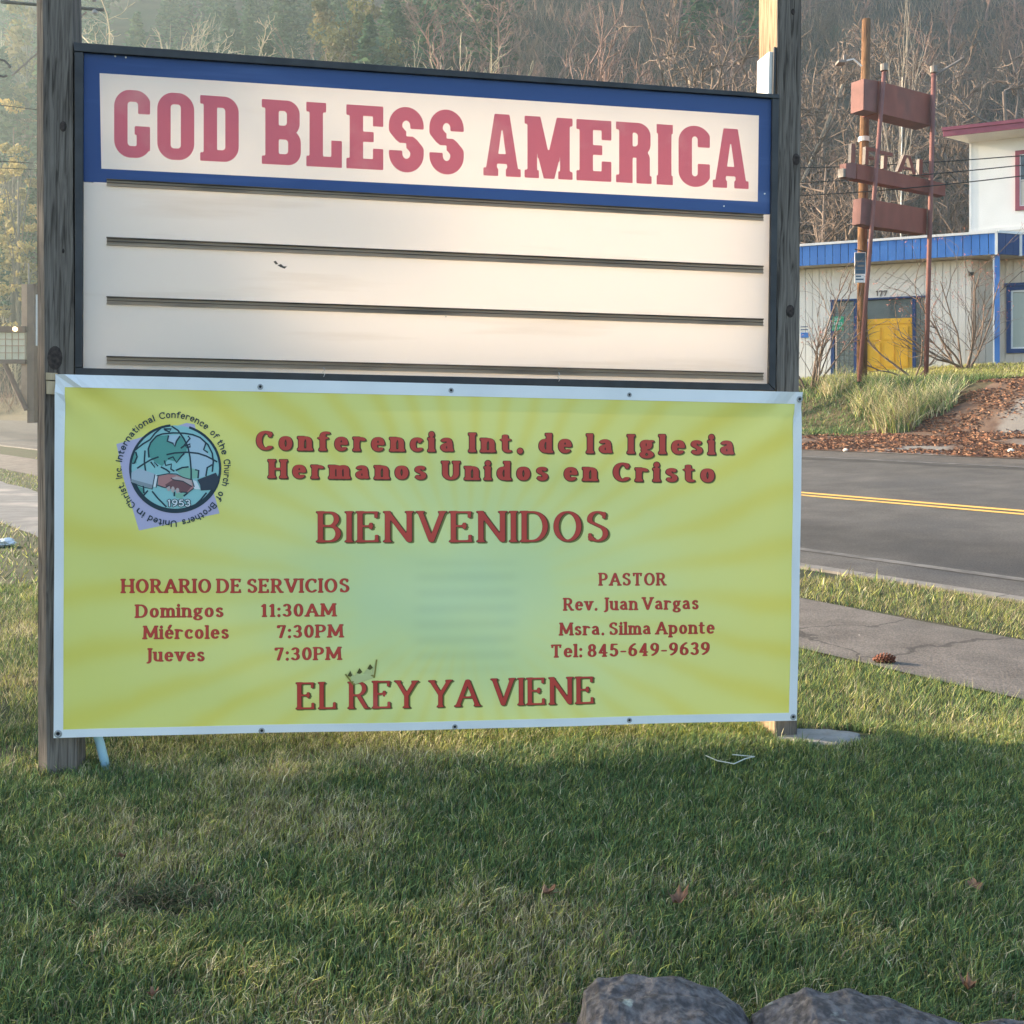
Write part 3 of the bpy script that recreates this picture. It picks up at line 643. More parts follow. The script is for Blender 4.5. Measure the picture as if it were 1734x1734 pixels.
def edge(pxa, pya, pxb, pyb, off=0.0): return lin(SG.uv(pxa, pya, off), SG.uv(pxb, pyb, off))
mbp = post(edge(72, 0, 79, 1290), edge(122, 0, 129, 1290), edge(62, 0, 65, 1290, .045), 0.14, 0.045, 3.3, -0.45, 0, 0)
pl = part('post', mbp, [m_post, m_post], sign, label='left post, weathered grey with a knot')
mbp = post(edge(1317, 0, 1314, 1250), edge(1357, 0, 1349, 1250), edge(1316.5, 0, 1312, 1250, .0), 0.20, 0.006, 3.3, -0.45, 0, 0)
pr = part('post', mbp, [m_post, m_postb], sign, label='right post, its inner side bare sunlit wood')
for (px, py, rx, rz, par) in ((107, 214, 5.5, 9, pl), (93, 606, 12, 20, pl), (107, 425, 2, 4, pl), (1348, 270, 7.5, 11, pr), (1338, 527, 8.5, 12, pr), (1343, 20, 4, 6, pr)):  # the second disc stands for a dark notch in the wood
    c = SG.pixel(px, py); k = 1 / 430.0; mb = MB(); n = 14
    ring = [(c.x + rx * k * math.cos(6.283 * i / n), -0.0006, c.z + rz * k * math.sin(6.283 * i / n)) for i in range(n)]
    ring2 = [(c.x + .6 * rx * k * math.cos(6.283 * i / n), -0.0030, c.z + .6 * rz * k * math.sin(6.283 * i / n)) for i in range(n)]
    mb.v = ring + ring2 + [(c.x, -0.001, c.z)]
    mb.f = [(i, (i + 1) % n, (i + 1) % n + n, i + n) for i in range(n)] + [(i + n, (i + 1) % n + n, 2 * n) for i in range(n)]; mb.m = [0] * len(mb.f)
    part('knot', mb, m_knot, par)
# cabinet
CABD = 0.17
def bar(pxs, y0, y1):
    mb = MB(); f = [SG.uv(px, py) for px, py in pxs]; mb.prism(f, y0, y1); return mb
part('frame_rail', bar([(126, 73), (1318, 161), (1318, 168), (127, 88)], -0.012, CABD), m_frame, sign, bevel=0.002, label='top rail of the dark frame')
part('frame_rail', bar([(128, 623), (1300, 650), (1312, 662), (128, 636)], -0.008, CABD), m_frame, sign, bevel=0.002)
part('frame_stile', bar([(127, 88.5), (141.5, 89.5), (140, 622.5), (128, 622.5)], -0.008, CABD), m_frame, sign, bevel=0.002)
part('frame_stile', bar([(1307, 167), (1318, 168.5), (1312, 661), (1301, 649.8)], -0.008, CABD), m_frame, sign, bevel=0.002)
def quadmb(pxs, y, mi=0, mb=None):
    mb = mb or MB(); q = [SG.uv(*p) for p in pxs]; return mb.add([(a, y, b) for a, b in q], [(0, 1, 2, 3)], mi)
# header: blue border round a white field
PO = [(140, 87), (1310, 167), (1305.5, 362.5), (140, 307)]; PI = [(168, 123), (1286, 195), (1284, 341), (171, 285)]
mb = MB(); q = [SG.uv(*p) for p in PO] + [SG.uv(*p) for p in PI]
mb.add([(a, 0.006, b) for a, b in q], [(0, 1, 5, 4), (1, 2, 6, 5), (2, 3, 7, 6), (3, 0, 4, 7)], 0)
mb.add([(a, 0.006, b) for a, b in q[4:]], [(0, 1, 2, 3)], 1)
part('header_panel', mb, [m_blue, m_head], sign)
part('message_panel', quadmb([(140, 307.6), (1305.5, 363.1), (1300, 652), (140, 625)], 0.008), m_panel, sign)
bx = [SG.uv(140, 87), SG.uv(1310, 167), SG.uv(1300, 652), SG.uv(140, 625)]
mb = MB(); mb.add([(a, CABD - 0.01, b) for a, b in bx], [(3, 2, 1, 0)]); part('back_panel', mb, translucent('translucent_back_plastic', (0.92, 0.91, 0.88), 0.88), sign)
# letter tracks: backing strip with three lips
for (ya, yb, h) in ((302.5, 362.5, 12), (401, 450, 14), (501.5, 539.5, 13.5), (602.5, 631, 14)):
    mb = MB()
    def lip(f0, f1, y0, y1, mi=0):
        q = [SG.uv(180.5, ya + h * f0), SG.uv(1293, yb + h * f0 * .92), SG.uv(1293, yb + h * f1 * .92), SG.uv(180.5, ya + h * f1)]; mb.prism(q, y0, y1, mi)
    lip(0.0, 0.15, -0.004, 0.0065, 1); lip(0.16, 0.46, 0.003, 0.0065); lip(0.47, 0.54, -0.001, 0.0065, 1); lip(0.55, 0.86, 0.003, 0.0065); lip(0.87, 1.0, -0.003, 0.0065, 0)
    part('letter_track', mb, [m_track, m_trackdark], sign)
# bold slab letters, each drawn from boxes, rounded rings and wedges on a unit square
def rr(X, Y, x0, y0, x1, y1, r, ax):                      # rounded box; ax = letter width/height so that corners stay round
    return boxd(X * ax, Y, x0 * ax + r, y0 + r, x1 * ax - r, y1 - r) - r
def ringd(X, Y, x0, y0, x1, y1, r, t, ax):
    o = rr(X, Y, x0, y0, x1, y1, r, ax); i = boxd(X * ax, Y, x0 * ax + t + max(r - t, .05), y0 + t * .82 + max(r - t, .05), x1 * ax - t - max(r - t, .05), y1 - t * .82 - max(r - t, .05)) - max(r - t, .05)
    return np.maximum(o, -i)
def polyd(X, Y, pts):
    d = np.full(X.shape, 9.0); ins = np.zeros(X.shape, bool); n = len(pts)
    for k in range(n):
        (ax_, ay_), (bx_, by_) = pts[k], pts[(k + 1) % n]; d = np.minimum(d, seg_d(X, Y, [(ax_, ay_), (bx_, by_)], 1.0))
        c = ((ay_ > Y) != (by_ > Y)) & (X < (bx_ - ax_) * (Y - ay_) / ((by_ - ay_) or 1e-9) + ax_); ins ^= c
    return np.where(ins, -d, d)
def B(X, Y, a, b, c, d, ax): return boxd(X * ax, Y, a * ax, b, c * ax, d)
def slab(ch, X, Y, ax):
    t = 0.215; tw = t / ax; hb = 0.165; mn = np.minimum; mxm = np.maximum
    if ch == 'O': return ringd(X, Y, 0, -.01, 1, 1.01, .26, t, ax)
    if ch == 'C' or ch == 'G':
        d = ringd(X, Y, 0, -.01, 1.04, 1.01, .26, t, ax); d = mxm(d, -B(X, Y, 1 - tw * 1.0, .40 if ch == 'G' else .38, 2, .655, ax)); d = mxm(d, -B(X, Y, .5, .40 if ch == 'C' else .46, 2, .655, ax))
        d = mxm(d, (X - 1) * ax)
        if ch == 'G': d = mn(d, B(X, Y, 1 - tw, .1, 1, .47, ax)); d = mn(d, B(X, Y, .57, .34, 1, .47, ax)); d = mxm(d, -polyd(X, Y, [(1.01, -.1), (1.01, .09), (.86, .0), (.7, -.05), (.7, -.1)]))
        return d
    if ch == 'D':
        d = ringd(X, Y, -.4, 0, 1, 1, .24, t, ax); d = mxm(d, (0.25 - X) * ax); d = mn(d, B(X, Y, .09, 0, .09 + tw, 1, ax))
        d = mxm(d, -9 + 0 * X); d = mn(d, mn(B(X, Y, 0, 0, .35, .13, ax), B(X, Y, 0, .87, .35, 1, ax))); return mn(d, mn(B(X, Y, .2, 0, .6, .17, ax), B(X, Y, .2, .83, .6, 1, ax)))
    if ch in 'BR':
        up = mxm(ringd(X, Y, -.4, .44, .97, 1, .21, t * .95, ax), (.3 - X) * ax); d = mn(up, B(X, Y, .09, 0, .09 + tw, 1, ax))
        if ch == 'B': d = mn(d, mxm(ringd(X, Y, -.4, 0, 1, .56, .21, t * .95, ax), (.3 - X) * ax))
        else:
            d = mn(d, mn(mxm(rr(X, Y, .3, .1, .95, .57, .16, ax), -(B(X, Y, -.2, -.2, .95 - tw, .42, ax))), B(X, Y, .95 - tw, 0, .95, .42, ax))); d = mn(d, B(X, Y, .60, 0, 1.0, .13, ax)); d = mn(d, B(X, Y, 0, 0, .45, .13, ax))
        return mn(d, mn(B(X, Y, 0, 0, .35, .13, ax), B(X, Y, 0, .87, .35, 1, ax)))
    if ch == 'I': return mn(B(X, Y, .5 - .5 * t / ax, 0, .5 + .5 * t / ax, 1, ax), mn(B(X, Y, 0, 0, 1, .15, ax), B(X, Y, 0, .85, 1, 1, ax)))
    if ch == 'L': return mn(mn(B(X, Y, .09, 0, .09 + tw, 1, ax), B(X, Y, 0, 0, 1, hb, ax)), mn(B(X, Y, 0, .85, .18 + tw, 1, ax), B(X, Y, .70, 0, 1, .42, ax)))
    if ch == 'E':
        d = mn(B(X, Y, .09, 0, .09 + tw, 1, ax), mn(B(X, Y, 0, 0, 1, hb, ax), B(X, Y, 0, 1 - hb, 1, 1, ax))); d = mn(d, mn(B(X, Y, .72, 0, 1, .33, ax), B(X, Y, .72, .68, 1, 1, ax)))
        return mn(d, mn(B(X, Y, .3, .43, .74, .59, ax), B(X, Y, .60, .43, .74, .59, ax)))
    if ch == 'S':
        hw = .5 - tw / 2; P = arc(.5, .725, hw, .185, 0, 180); P2 = arc(.5, .275, hw, .185, 0, -180)
        path = [(.5 + hw, .70)] + P + [(.5 - hw, .66), (.5 - hw * .55, .57), (.5 + hw * .55, .43), (.5 + hw, .34)] + P2 + [(.5 - hw, .30)]
        path = [(x * ax, y) for x, y in path]; d = seg_d(X * ax, Y, path, 1.0) - t / 2
        d = mxm(d, -B(X, Y, .50, .555, 1.5, .675, ax)); return mxm(d, -B(X, Y, -.5, .325, .50, .445, ax))
    if ch == 'A':
        o = polyd(X * ax, Y, [(.04 * ax, 0), (.30 * ax, 1), (.70 * ax, 1), (.96 * ax, 0)]); i = polyd(X * ax, Y, [(.40 * ax, .36), (.50 * ax, .80), (.60 * ax, .36)]); j = polyd(X * ax, Y, [(.33 * ax, -.1), (.37 * ax, .20), (.63 * ax, .20), (.67 * ax, -.1)])
        d = mxm(mxm(o, -i), -j); return mn(d, mn(B(X, Y, 0, 0, .40, .13, ax), B(X, Y, .60, 0, 1, .13, ax)))
    if ch == 'M':
        tw2 = .155 / ax; st = mn(B(X, Y, .06, 0, .06 + tw2, 1, ax), B(X, Y, .94 - tw2, 0, .94, 1, ax))
        dg = polyd(X * ax, Y, [(.06 * ax, 1), (.33 * ax, 1), (.5 * ax, .42), (.67 * ax, 1), (.94 * ax, 1), (.62 * ax, 0), (.40 * ax, 0)])
        d = mn(st, dg); return mn(mn(d, B(X, Y, 0, 0, .30, .13, ax)), mn(B(X, Y, .70, 0, 1, .13, ax), mn(B(X, Y, 0, .87, .2, 1, ax), B(X, Y, .8, .87, 1, 1, ax))))
topf = lambda x: 163.0 + 0.0635 * (x - 371); botf = lambda x: 266.0 + 0.0520 * (x - 223)
for ch, x0, x1 in (('G', 193.3, 254.2), ('O', 266.3, 329), ('D', 339, 404.3), ('B', 443.3, 509.5), ('L', 518.7, 579), ('E', 586.5, 649), ('S', 658.5, 717.5), ('S', 727, 785.3),
                   ('A', 818.4, 881.8), ('M', 888.2, 969.6), ('E', 976, 1035.2), ('R', 1043, 1103.4), ('I', 1111.8, 1139.3), ('C', 1149, 1202), ('A', 1206.8, 1267.6)):
    ax = (x1 - x0) / 106.0; xs = np.linspace(-.04, 1.04, 40); ys = np.linspace(-.05, 1.05, 62); X, Y = np.meshgrid(xs, ys)
    D = slab(ch, X, Y, ax); D[0] = D[-1] = .1; D[:, 0] = D[:, -1] = .1
    V, Fc = march(X, Y, D); mb = MB(); out = []
    for a, b in V:
        px = x0 + (x1 - x0) * a; u, v = SG.uv(px, botf(px) + (topf(px) - botf(px)) * b, 0.006); out.append((u, 0.0054, v))
    mb.add(out, Fc); part('letter', mb, m_pink, sign)
for px, py in ((195, 95), (213, 97), (1295, 328), (1226, 349), (755, 536)):
    c = SG.pixel(px, py, 0.004); mb = MB(); mb.tube([(c.x, 0.0059, c.z), (c.x, 0.0035, c.z)], 0.0035, 8); part('screw', mb, m_screw, sign)
def pxpoly(name, pts, y, mat, par, th=0.0006):
    mb = MB(); mb.prism([SG.uv(px, py, y) for px, py in pts], y - th, y); return part(name, mb, mat, par)
m_scuff = pm('dark_scuff', (0.10, 0.09, 0.08), rough=0.9)
pxpoly('scuff', [(463, 443), (467, 441.5), (471, 447), (467, 448)], 0.0078, m_scuff, sign)
pxpoly('scuff', [(470, 449), (476, 447), (480, 451), (486, 451), (482, 455), (474, 452)], 0.0078, m_scuff, sign)
# lath blocks wedged behind the banner's upper corner
pxpoly('lath_block', [(80, 631), (98, 632), (98, 644), (80, 643)], -0.002, m_lath, sign, 0.018)
pxpoly('lath_block', [(80.5, 645), (98, 646), (98, 668), (81, 667)], -0.002, m_lath, sign, 0.018)
for px, py in ((548, 630), (946, 638)):
    mb = MB(); pts = [SG.pixel(px, py - 8, -0.012), SG.pixel(px + 2, py - 3, -0.016), SG.pixel(px - 2, py, -0.016), SG.pixel(px + 2, py + 4, -0.016), SG.pixel(px, py + 8, -0.014)]
    mb.tube(pts, 0.0016, 6); part('wire_tie', mb, m_screw, sign)
# bright metal box on the inner side of the right post, above the cabinet
m_box = pm('galvanised_box', (0.80, 0.78, 0.74), (0.70, 0.68, 0.64), scale=14, rough=0.5)
a = SG.pixel(1315, 88, 0.02); b = SG.pixel(1315, 160, 0.02); mb = MB(); mb.box(a.x - 0.034, 0.02, b.z, a.x, 0.15, a.z); box = part('junction_box', mb, m_box, sign, bevel=0.003)
a2 = SG.pixel(1316, 86, 0.0); mb = MB(); mb.box(a2.x - 0.012, 0.004, b.z - .012, a2.x - 0.002, 0.016, a.z + .015); part('strap', mb, m_frame, sign)

# ================================================================== THE BANNER
YB = -0.035
banner = thing('banner', 'long yellow-green vinyl banner with red Spanish service times, fixed under the message board', 'banner', mat4=M_SIGN)
def ripple(u, v):
    u = np.asarray(u, float); v = np.asarray(v, float)
    r = 0.0060 * np.sin(u * 3.1 + v * 1.7) + 0.0022 * np.sin(u * 7.9 - v * 4.0 + 1.0) + 0.0014 * np.sin(v * 11 + u * 2.3)
    for (cu, cv, a) in ((0.0, 1.40, 1), (3.05, 1.42, -1)):
        d = np.hypot(u - cu, v - cv); ang = np.arctan2(v - cv, (u - cu) * a); r = r + 0.011 * np.exp(-d / 0.38) * np.sin(ang * 9)
    return r * (1 - np.exp(-(np.hypot(u - 0.49, v - 1.04) / 0.43) ** 8)) * (1 - np.exp(-(np.hypot(u - 1.26, v - 0.22) / 0.10) ** 6))
def bpt(u, v, lift): return (u, YB + float(ripple(u, v)) - lift, v)
OUT = [(93, 633.5), (1357.5, 664), (1349, 1220), (90.5, 1250)]; INN = [(109, 655.5), (1344, 684), (1336, 1207), (106.5, 1236)]
Uo = [SG.uv(*p, YB) for p in OUT]; Ui = [SG.uv(*p, YB) for p in INN]
def bil(q, s, t):                                          # s 0..1 left-right, t 0..1 top-bottom
    return tuple((q[0][k] * (1 - s) + q[1][k] * s) * (1 - t) + (q[3][k] * (1 - s) + q[2][k] * s) * t for k in (0, 1))
mb = MB(); NXb, NYb = 90, 42
for j in range(NYb + 1):
    for i in range(NXb + 1): u, v = bil(Ui, i / NXb, j / NYb); mb.v.append(bpt(u, v, 0))
for j in range(NYb):
    for i in range(NXb): a = j * (NXb + 1) + i; mb.f.append((a, a + NXb + 1, a + NXb + 2, a + 1)); mb.m.append(0)
def banner_mat():
    m, nt, b = newmat('banner_print'); b.inputs['Roughness'].default_value = 0.42; b.inputs['Specular IOR Level'].default_value = 0.4
    N = nt.nodes.new; L = nt.links.new
    tc = N('ShaderNodeTexCoord'); sx = N('ShaderNodeSeparateXYZ'); L(tc.outputs['Object'], sx.inputs[0])
    def M(op, a, b2=None, c=None):
        n = N('ShaderNodeMath'); n.operation = op
        for k, x in enumerate((a, b2, c)):
            if x is None: continue
            if isinstance(x, (int, float)): n.inputs[k].default_value = x
            else: L(x, n.inputs[k])
        return n.outputs[0]
    cu, cv = SG.uv(790, 1010, YB)
    u = M('SUBTRACT', sx.outputs[0], cu); v = M('SUBTRACT', sx.outputs[2], cv)
    ang = M('ARCTAN2', v, u)
    nz = N('ShaderNodeTexNoise'); nz.inputs['Scale'].default_value = 2.2; nz.inputs['Detail'].default_value = 3; L(tc.outputs['Object'], nz.inputs['Vector'])
    ray = M('SINE', M('ADD', M('MULTIPLY', ang, 40.0), M('MULTIPLY', nz.outputs['Fac'], 4.5)))
    ray = M('ADD', M('MULTIPLY', ray, 0.5), 0.5)
    ray = M('MULTIPLY', ray, ray)
    rad = M('SQRT', M('ADD', M('MULTIPLY', u, u), M('MULTIPLY', M('MULTIPLY', v, v), 2.6)))
    rn = M('ADD', rad, M('MULTIPLY', M('SUBTRACT', nz.outputs['Fac'], 0.5), 0.7))
    r = N('ShaderNodeValToRGB'); L(M('DIVIDE', rn, 1.6), r.inputs['Fac']); e = r.color_ramp.elements
    e[0].position = .05; e[0].color = (0.53, 0.67, 0.39, 1); e[1].position = 1.0; e[1].color = (0.70, 0.68, 0.19, 1)
    for pos, c in ((.28, (0.60, 0.69, 0.32, 1)), (.6, (0.68, 0.69, 0.24, 1))): x = e.new(pos); x.color = c
    mx = N('ShaderNodeMix'); mx.data_type = 'RGBA'; L(r.outputs[0], mx.inputs[6]); mx.inputs[7].default_value = (0.69, 0.59, 0.085, 1)
    amt = N('ShaderNodeMapRange'); amt.inputs['From Min'].default_value = .35; amt.inputs['From Max'].default_value = 1.45; amt.inputs['To Max'].default_value = 0.62; L(rn, amt.inputs['Value'])
    L(M('MULTIPLY', ray, amt.outputs[0]), mx.inputs[0])
    # faint horizontal bars in the middle: backlit show-through painted into the colour
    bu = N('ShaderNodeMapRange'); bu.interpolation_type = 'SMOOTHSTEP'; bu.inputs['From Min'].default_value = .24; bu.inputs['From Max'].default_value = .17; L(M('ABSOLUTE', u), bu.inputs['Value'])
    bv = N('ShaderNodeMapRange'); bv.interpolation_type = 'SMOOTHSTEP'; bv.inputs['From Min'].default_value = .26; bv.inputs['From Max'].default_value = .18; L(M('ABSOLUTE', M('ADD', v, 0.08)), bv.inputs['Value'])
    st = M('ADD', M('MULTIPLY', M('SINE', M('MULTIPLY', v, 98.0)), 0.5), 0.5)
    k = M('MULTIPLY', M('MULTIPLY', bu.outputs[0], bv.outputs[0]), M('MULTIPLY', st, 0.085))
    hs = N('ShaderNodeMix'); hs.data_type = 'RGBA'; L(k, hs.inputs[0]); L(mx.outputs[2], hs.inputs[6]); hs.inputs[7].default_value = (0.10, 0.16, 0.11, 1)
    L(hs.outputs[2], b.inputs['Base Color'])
    t = N('ShaderNodeBsdfTranslucent'); L(hs.outputs[2], t.inputs['Color']); ms = N('ShaderNodeMixShader'); ms.inputs[0].default_value = 0.04
    L(b.outputs[0], ms.inputs[1]); L(t.outputs[0], ms.inputs[2]); L(ms.outputs[0], nt.nodes['Material Output'].inputs['Surface'])
    return m
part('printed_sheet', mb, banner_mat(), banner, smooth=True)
# white hem: four welded strips a hair proud of the sheet
m_hem = pm('white_vinyl', (0.66, 0.68, 0.70), (0.72, 0.74, 0.76), scale=4, rough=0.4, spec=0.4)
def strip(qo, qi, n):                                      # between outer edge points qo and inner edge points qi
    mb = MB()
    for i in range(n + 1):
        s = i / n
        for q, lf in ((qo, 0.0003), (qo, 0.0016), (qi, 0.0016), (qi, -0.0002)):
            u = q[0][0] * (1 - s) + q[1][0] * s; v = q[0][1] * (1 - s) + q[1][1] * s; mb.v.append(bpt(u, v, lf))
    for i in range(n):
        for k in range(3): a = 4 * i + k; mb.f.append((a, a + 1, a + 5, a + 4)); mb.m.append(0)
    return mb
for a, b, n in ((0, 1, 90), (1, 2, 42), (2, 3, 90), (3, 0, 42)):
    part('hem', strip((Uo[a], Uo[b]), (Ui[a], Ui[b]), n), m_hem, banner, smooth=False)
m_grom = pm('steel_grommet', (0.30, 0.31, 0.32), rough=0.4, metallic=0.35); m_hole = pm('grommet_hole', (0.02, 0.02, 0.02), rough=0.9)
for px, py, rr_ in ((103, 646, .0115), (1352, 676, .0095), (1343, 1214, .0095), (98, 1243, .0105), (441, 655, .008), (764, 661, .0075), (1066, 668.5, .007), (443, 1238, .0085), (770, 1230, .008), (1066, 1220, .0078)):
    rr_ *= 1.45; u, v = SG.uv(px, py, YB); y = bpt(u, v, 0.0016)[1]; mb = MB(); n = 16
    for k, (q, dy) in enumerate(((1.0, 0.0), (0.85, -0.0022), (0.6, -0.0022), (0.45, -0.0004))):
        for i in range(n): mb.v.append((u + rr_ * q * math.cos(6.283 * i / n), y + dy, v + rr_ * q * math.sin(6.283 * i / n)))
    for k in range(3):
        for i in range(n): mb.f.append((k * n + i, k * n + (i + 1) % n, (k + 1) * n + (i + 1) % n, (k + 1) * n + i)); mb.m.append(0)
    mb.f.append(tuple(3 * n + i for i in range(n))); mb.m.append(1)
    part('grommet', mb, [m_grom, m_hole], banner, smooth=True)
# a short cord from the upper second grommet to the board
mb = MB(); mb.tube([SG.pixel(441, 654, YB - .004), SG.pixel(441, 646, YB - .004)], 0.0014, 5); part('tie_cord', mb, m_trackdark, banner)

m_red = pm('red_print', (0.52, 0.058, 0.042), (0.47, 0.048, 0.038), scale=5, rough=0.42, spec=0.4)
m_redd = pm('dark_red_edge', (0.075, 0.028, 0.020), rough=0.45)
m_olive = pm('olive_shadow', (0.16, 0.17, 0.045), rough=0.45)
def line_text(name, text, st, x0, yb0, x1, yb1, cap, layers, xs=None, res=0.036):
    """x0,yb0 / x1,yb1: photographed ends of the baseline; cap: photographed cap height"""
    if name == 'letter':                                    # large lines: every letter a part
        for ch, gx, tw in letters_on(text, st):
            mb = MB(); mats = [l[0] for l in layers]
            for mi, (mat, grow, sh, lift) in enumerate(layers):
                V, Fc = glyph(ch, st, grow, res); out = []
                for a, b in V:
                    q = (gx + a + sh[0]) / tw; u, v = SG.uv(x0 + (x1 - x0) * q, yb0 + (yb1 - yb0) * q - cap * (b + sh[1]), YB); out.append(bpt(u, v, lift))
                mb.add(out, Fc, mi)
            part('letter', mb, mats, banner)
        return
    mb = MB(); mats = []
    for (mat, grow, sh, lift) in layers:
        mi = len(mats); mats.append(mat)
        def fm(a, b): return SG.uv(x0 + (x1 - x0) * a, yb0 + (yb1 - yb0) * a - cap * b, YB)
        tmp = MB(); text_on(tmp, text, st, fm, 0, 0, grow, sh, res)
        mb.add([bpt(a, b, lift) for a, b, _ in tmp.v], tmp.f, mi)
    return part(name, mb, mats, banner, kind='stuff')
fatl = [(m_olive, 0.02, (0.045, -0.055), 0.0006), (m_redd, 0.035, (0, 0), 0.0009), (m_red, -0.012, (-.008, .012), 0.0012)]
nouvl = [(m_olive, 0.016, (0.065, -0.040), 0.0006), (m_redd, 0.014, (0.012, -.006), 0.0009), (m_red, -0.004, (0, 0.0), 0.0012)]
serl = [(m_redd, 0.012, (.010, 0), 0.0006), (m_red, 0.0, (-.006, 0), 0.0010)]
line_text('letter', 'Conferencia Int. de la Iglesia', FAT, 434, 762.5, 1242, 770.5, 33, fatl)
line_text('letter', 'Hermanos Unidos en Cristo', FAT, 455.5, 810, 1209, 817, 32, fatl)
line_text('letter', 'BIENVENIDOS', NOUV, 538, 917.5, 1030, 917.5, 52, nouvl)
line_text('lettering', 'HORARIO DE SERVICIOS', SERIF, 205, 1005, 591, 1003, 24, serl)
line_text('lettering', 'Domingos', SERIF, 229, 1047, 378, 1045, 22.5, serl); line_text('lettering', '11:30AM', SERIF, 442, 1044.5, 568.5, 1043.5, 22, serl)
line_text('lettering', 'Miércoles', SERIF, 242, 1083, 387, 1081.5, 22.5, serl); line_text('lettering', '7:30PM', SERIF, 469, 1080.5, 580.5, 1079, 22, serl)
line_text('lettering', 'Jueves', SERIF, 245, 1121, 346, 1120, 22.5, serl); line_text('lettering', '7:30PM', SERIF, 465, 1118.5, 577.5, 1117, 22, serl)
line_text('lettering', 'PASTOR', SERIF, 1015, 992, 1127.5, 991.5, 21.5, serl)
line_text('lettering', 'Rev. Juan Vargas', SERIF, 955, 1034.5, 1183, 1032, 21.5, serl)
line_text('lettering', 'Msra. Silma Aponte', SERIF, 948, 1076.5, 1210, 1073.5, 21.5, serl)
line_text('lettering', 'Tel: 845-649-9639', SERIF, 933, 1114, 1202, 1109.5, 22, serl)
line_text('letter', 'EL REY YA VIENE', NOUV, 503, 1201, 1006, 1191, 45.5, nouvl)

# ---- emblem: coordinates traced on an 8.257x enlargement whose corner is (190,690)
def E2(x, y): return SG.uv(190 + x / 8.257, 690 + y / 8.257, YB)
LL = [0.0004]
def flat(name, shapes, mat, par, label=None):
    LL[0] += 0.00012; mb = MB()
    for pts in shapes:
        tris = tessellate_polygon([[Vector((x, y, 0)) for x, y in pts]])
        q = [E2(x, y) for x, y in pts]; mb.add([bpt(a, b, LL[0]) for a, b in q], [tuple(t) for t in tris])
    return part(name, mb, mat, par, label=label)
def stroke(paths, wd):                                     # polyline -> quads with mitred joints, one shape per segment run
    out = []
    for P in paths:
        n = len(P); L_, R_ = [], []
        for i in range(n):
            a = P[max(i - 1, 0)]; b = P[min(i + 1, n - 1)]; dx, dy = b[0] - a[0], b[1] - a[1]; l = math.hypot(dx, dy) or 1
            L_.append((P[i][0] - dy / l * wd / 2, P[i][1] + dx / l * wd / 2)); R_.append((P[i][0] + dy / l * wd / 2, P[i][1] - dx / l * wd / 2))
        out.append((L_, R_))
    return out
def strokes(name, paths, wd, mat, par):
    LL[0] += 0.00012; mb = MB(); k = 0
    for L_, R_ in stroke(paths, wd):
        k += 1; q = [E2(x, y) for x, y in L_ + R_]; n = len(L_)
        mb.add([bpt(a, b, LL[0] + 0.000004 * k) for a, b in q], [(i, i + 1, n + i + 1, n + i) for i in range(n - 1)])
    return part(name, mb, mat, par)
def flatm(name, c, rough=0.45): return pm(name, c, rough=rough, spec=0.35)
m_lav = flatm('lavender_print', (0.42, 0.40, 0.58)); m_sea = flatm('pale_teal_print', (0.25, 0.50, 0.52)); m_land = flatm('sea_green_print', (0.085, 0.29, 0.26)); m_ink = flatm('dark_ink', (0.012, 0.035, 0.055))
m_ice = flatm('ice_blue_print', (0.37, 0.50, 0.60)); m_slv = flatm('light_sleeve_print', (0.36, 0.44, 0.52)); m_slvd = flatm('sleeve_shade_print', (0.22, 0.27, 0.31)); m_suit = flatm('dark_sleeve_print', (0.03, 0.045, 0.07))
m_sk1 = flatm('skin_print', (0.40, 0.19, 0.19)); m_sk2 = flatm('brown_skin_print', (0.16, 0.075, 0.085)); m_sk3 = flatm('pale_skin_print', (0.45, 0.36, 0.36)); m_cuff = flatm('white_cuff_print', (0.62, 0.68, 0.72)); m_gr2 = flatm('mint_print', (0.20, 0.42, 0.33))
em = flat('emblem', [[(60, 510), (330, 440), (1040, 215), (1150, 235), (1500, 1480), (375, 1720), (150, 960)]], m_lav, banner, label='round globe and handshake emblem')
def circ(cx, cy, rx, ry, a0=0, a1=360, n=48): return [(cx + rx * math.cos(R(a0 + (a1 - a0) * i / n)), cy - ry * math.sin(R(a0 + (a1 - a0) * i / n))) for i in range(n + 1)]
flat('globe', [circ(880, 850, 625, 600)[:-1]], m_sea, em)
flat('ice_area', [[(790, 385), (940, 385), (900, 470), (880, 540), (840, 500), (790, 480)], [(1080, 390), (1230, 420), (1310, 520), (1270, 580), (1330, 640), (1400, 720), (1400, 800), (1330, 840), (1300, 960), (1220, 980), (1210, 880), (1100, 840), (1080, 640), (1040, 470)]], m_ice, em)
flat('land', [[(620, 400), (790, 385), (770, 470), (840, 500), (870, 540), (910, 470), (940, 390), (1010, 440), (1050, 500), (1040, 610), (960, 680), (900, 760), (780, 730), (700, 820), (640, 790), (600, 760), (520, 690), (505, 570), (545, 480)]], m_land, em)
flat('land', [[(330, 620), (340, 780), (285, 790), (280, 650)]], m_land, em); flat('land', [[(340, 1090), (430, 1130), (440, 1230)]], m_land, em)
flat('mint_area', [[(900, 880), (1060, 840), (1210, 880), (1200, 980), (1110, 1000), (960, 960)]], m_gr2, em); flat('mint_area', [[(860, 1200), (1020, 1200), (980, 1270), (900, 1270)]], m_gr2, em)
strokes('outline', [circ(882, 852, 628, 604, 96, 432, 60)], 34, m_ink, em)
strokes('outline', [circ(882, 860, 615, 585, 195, 345, 40)], 62, m_ink, em)
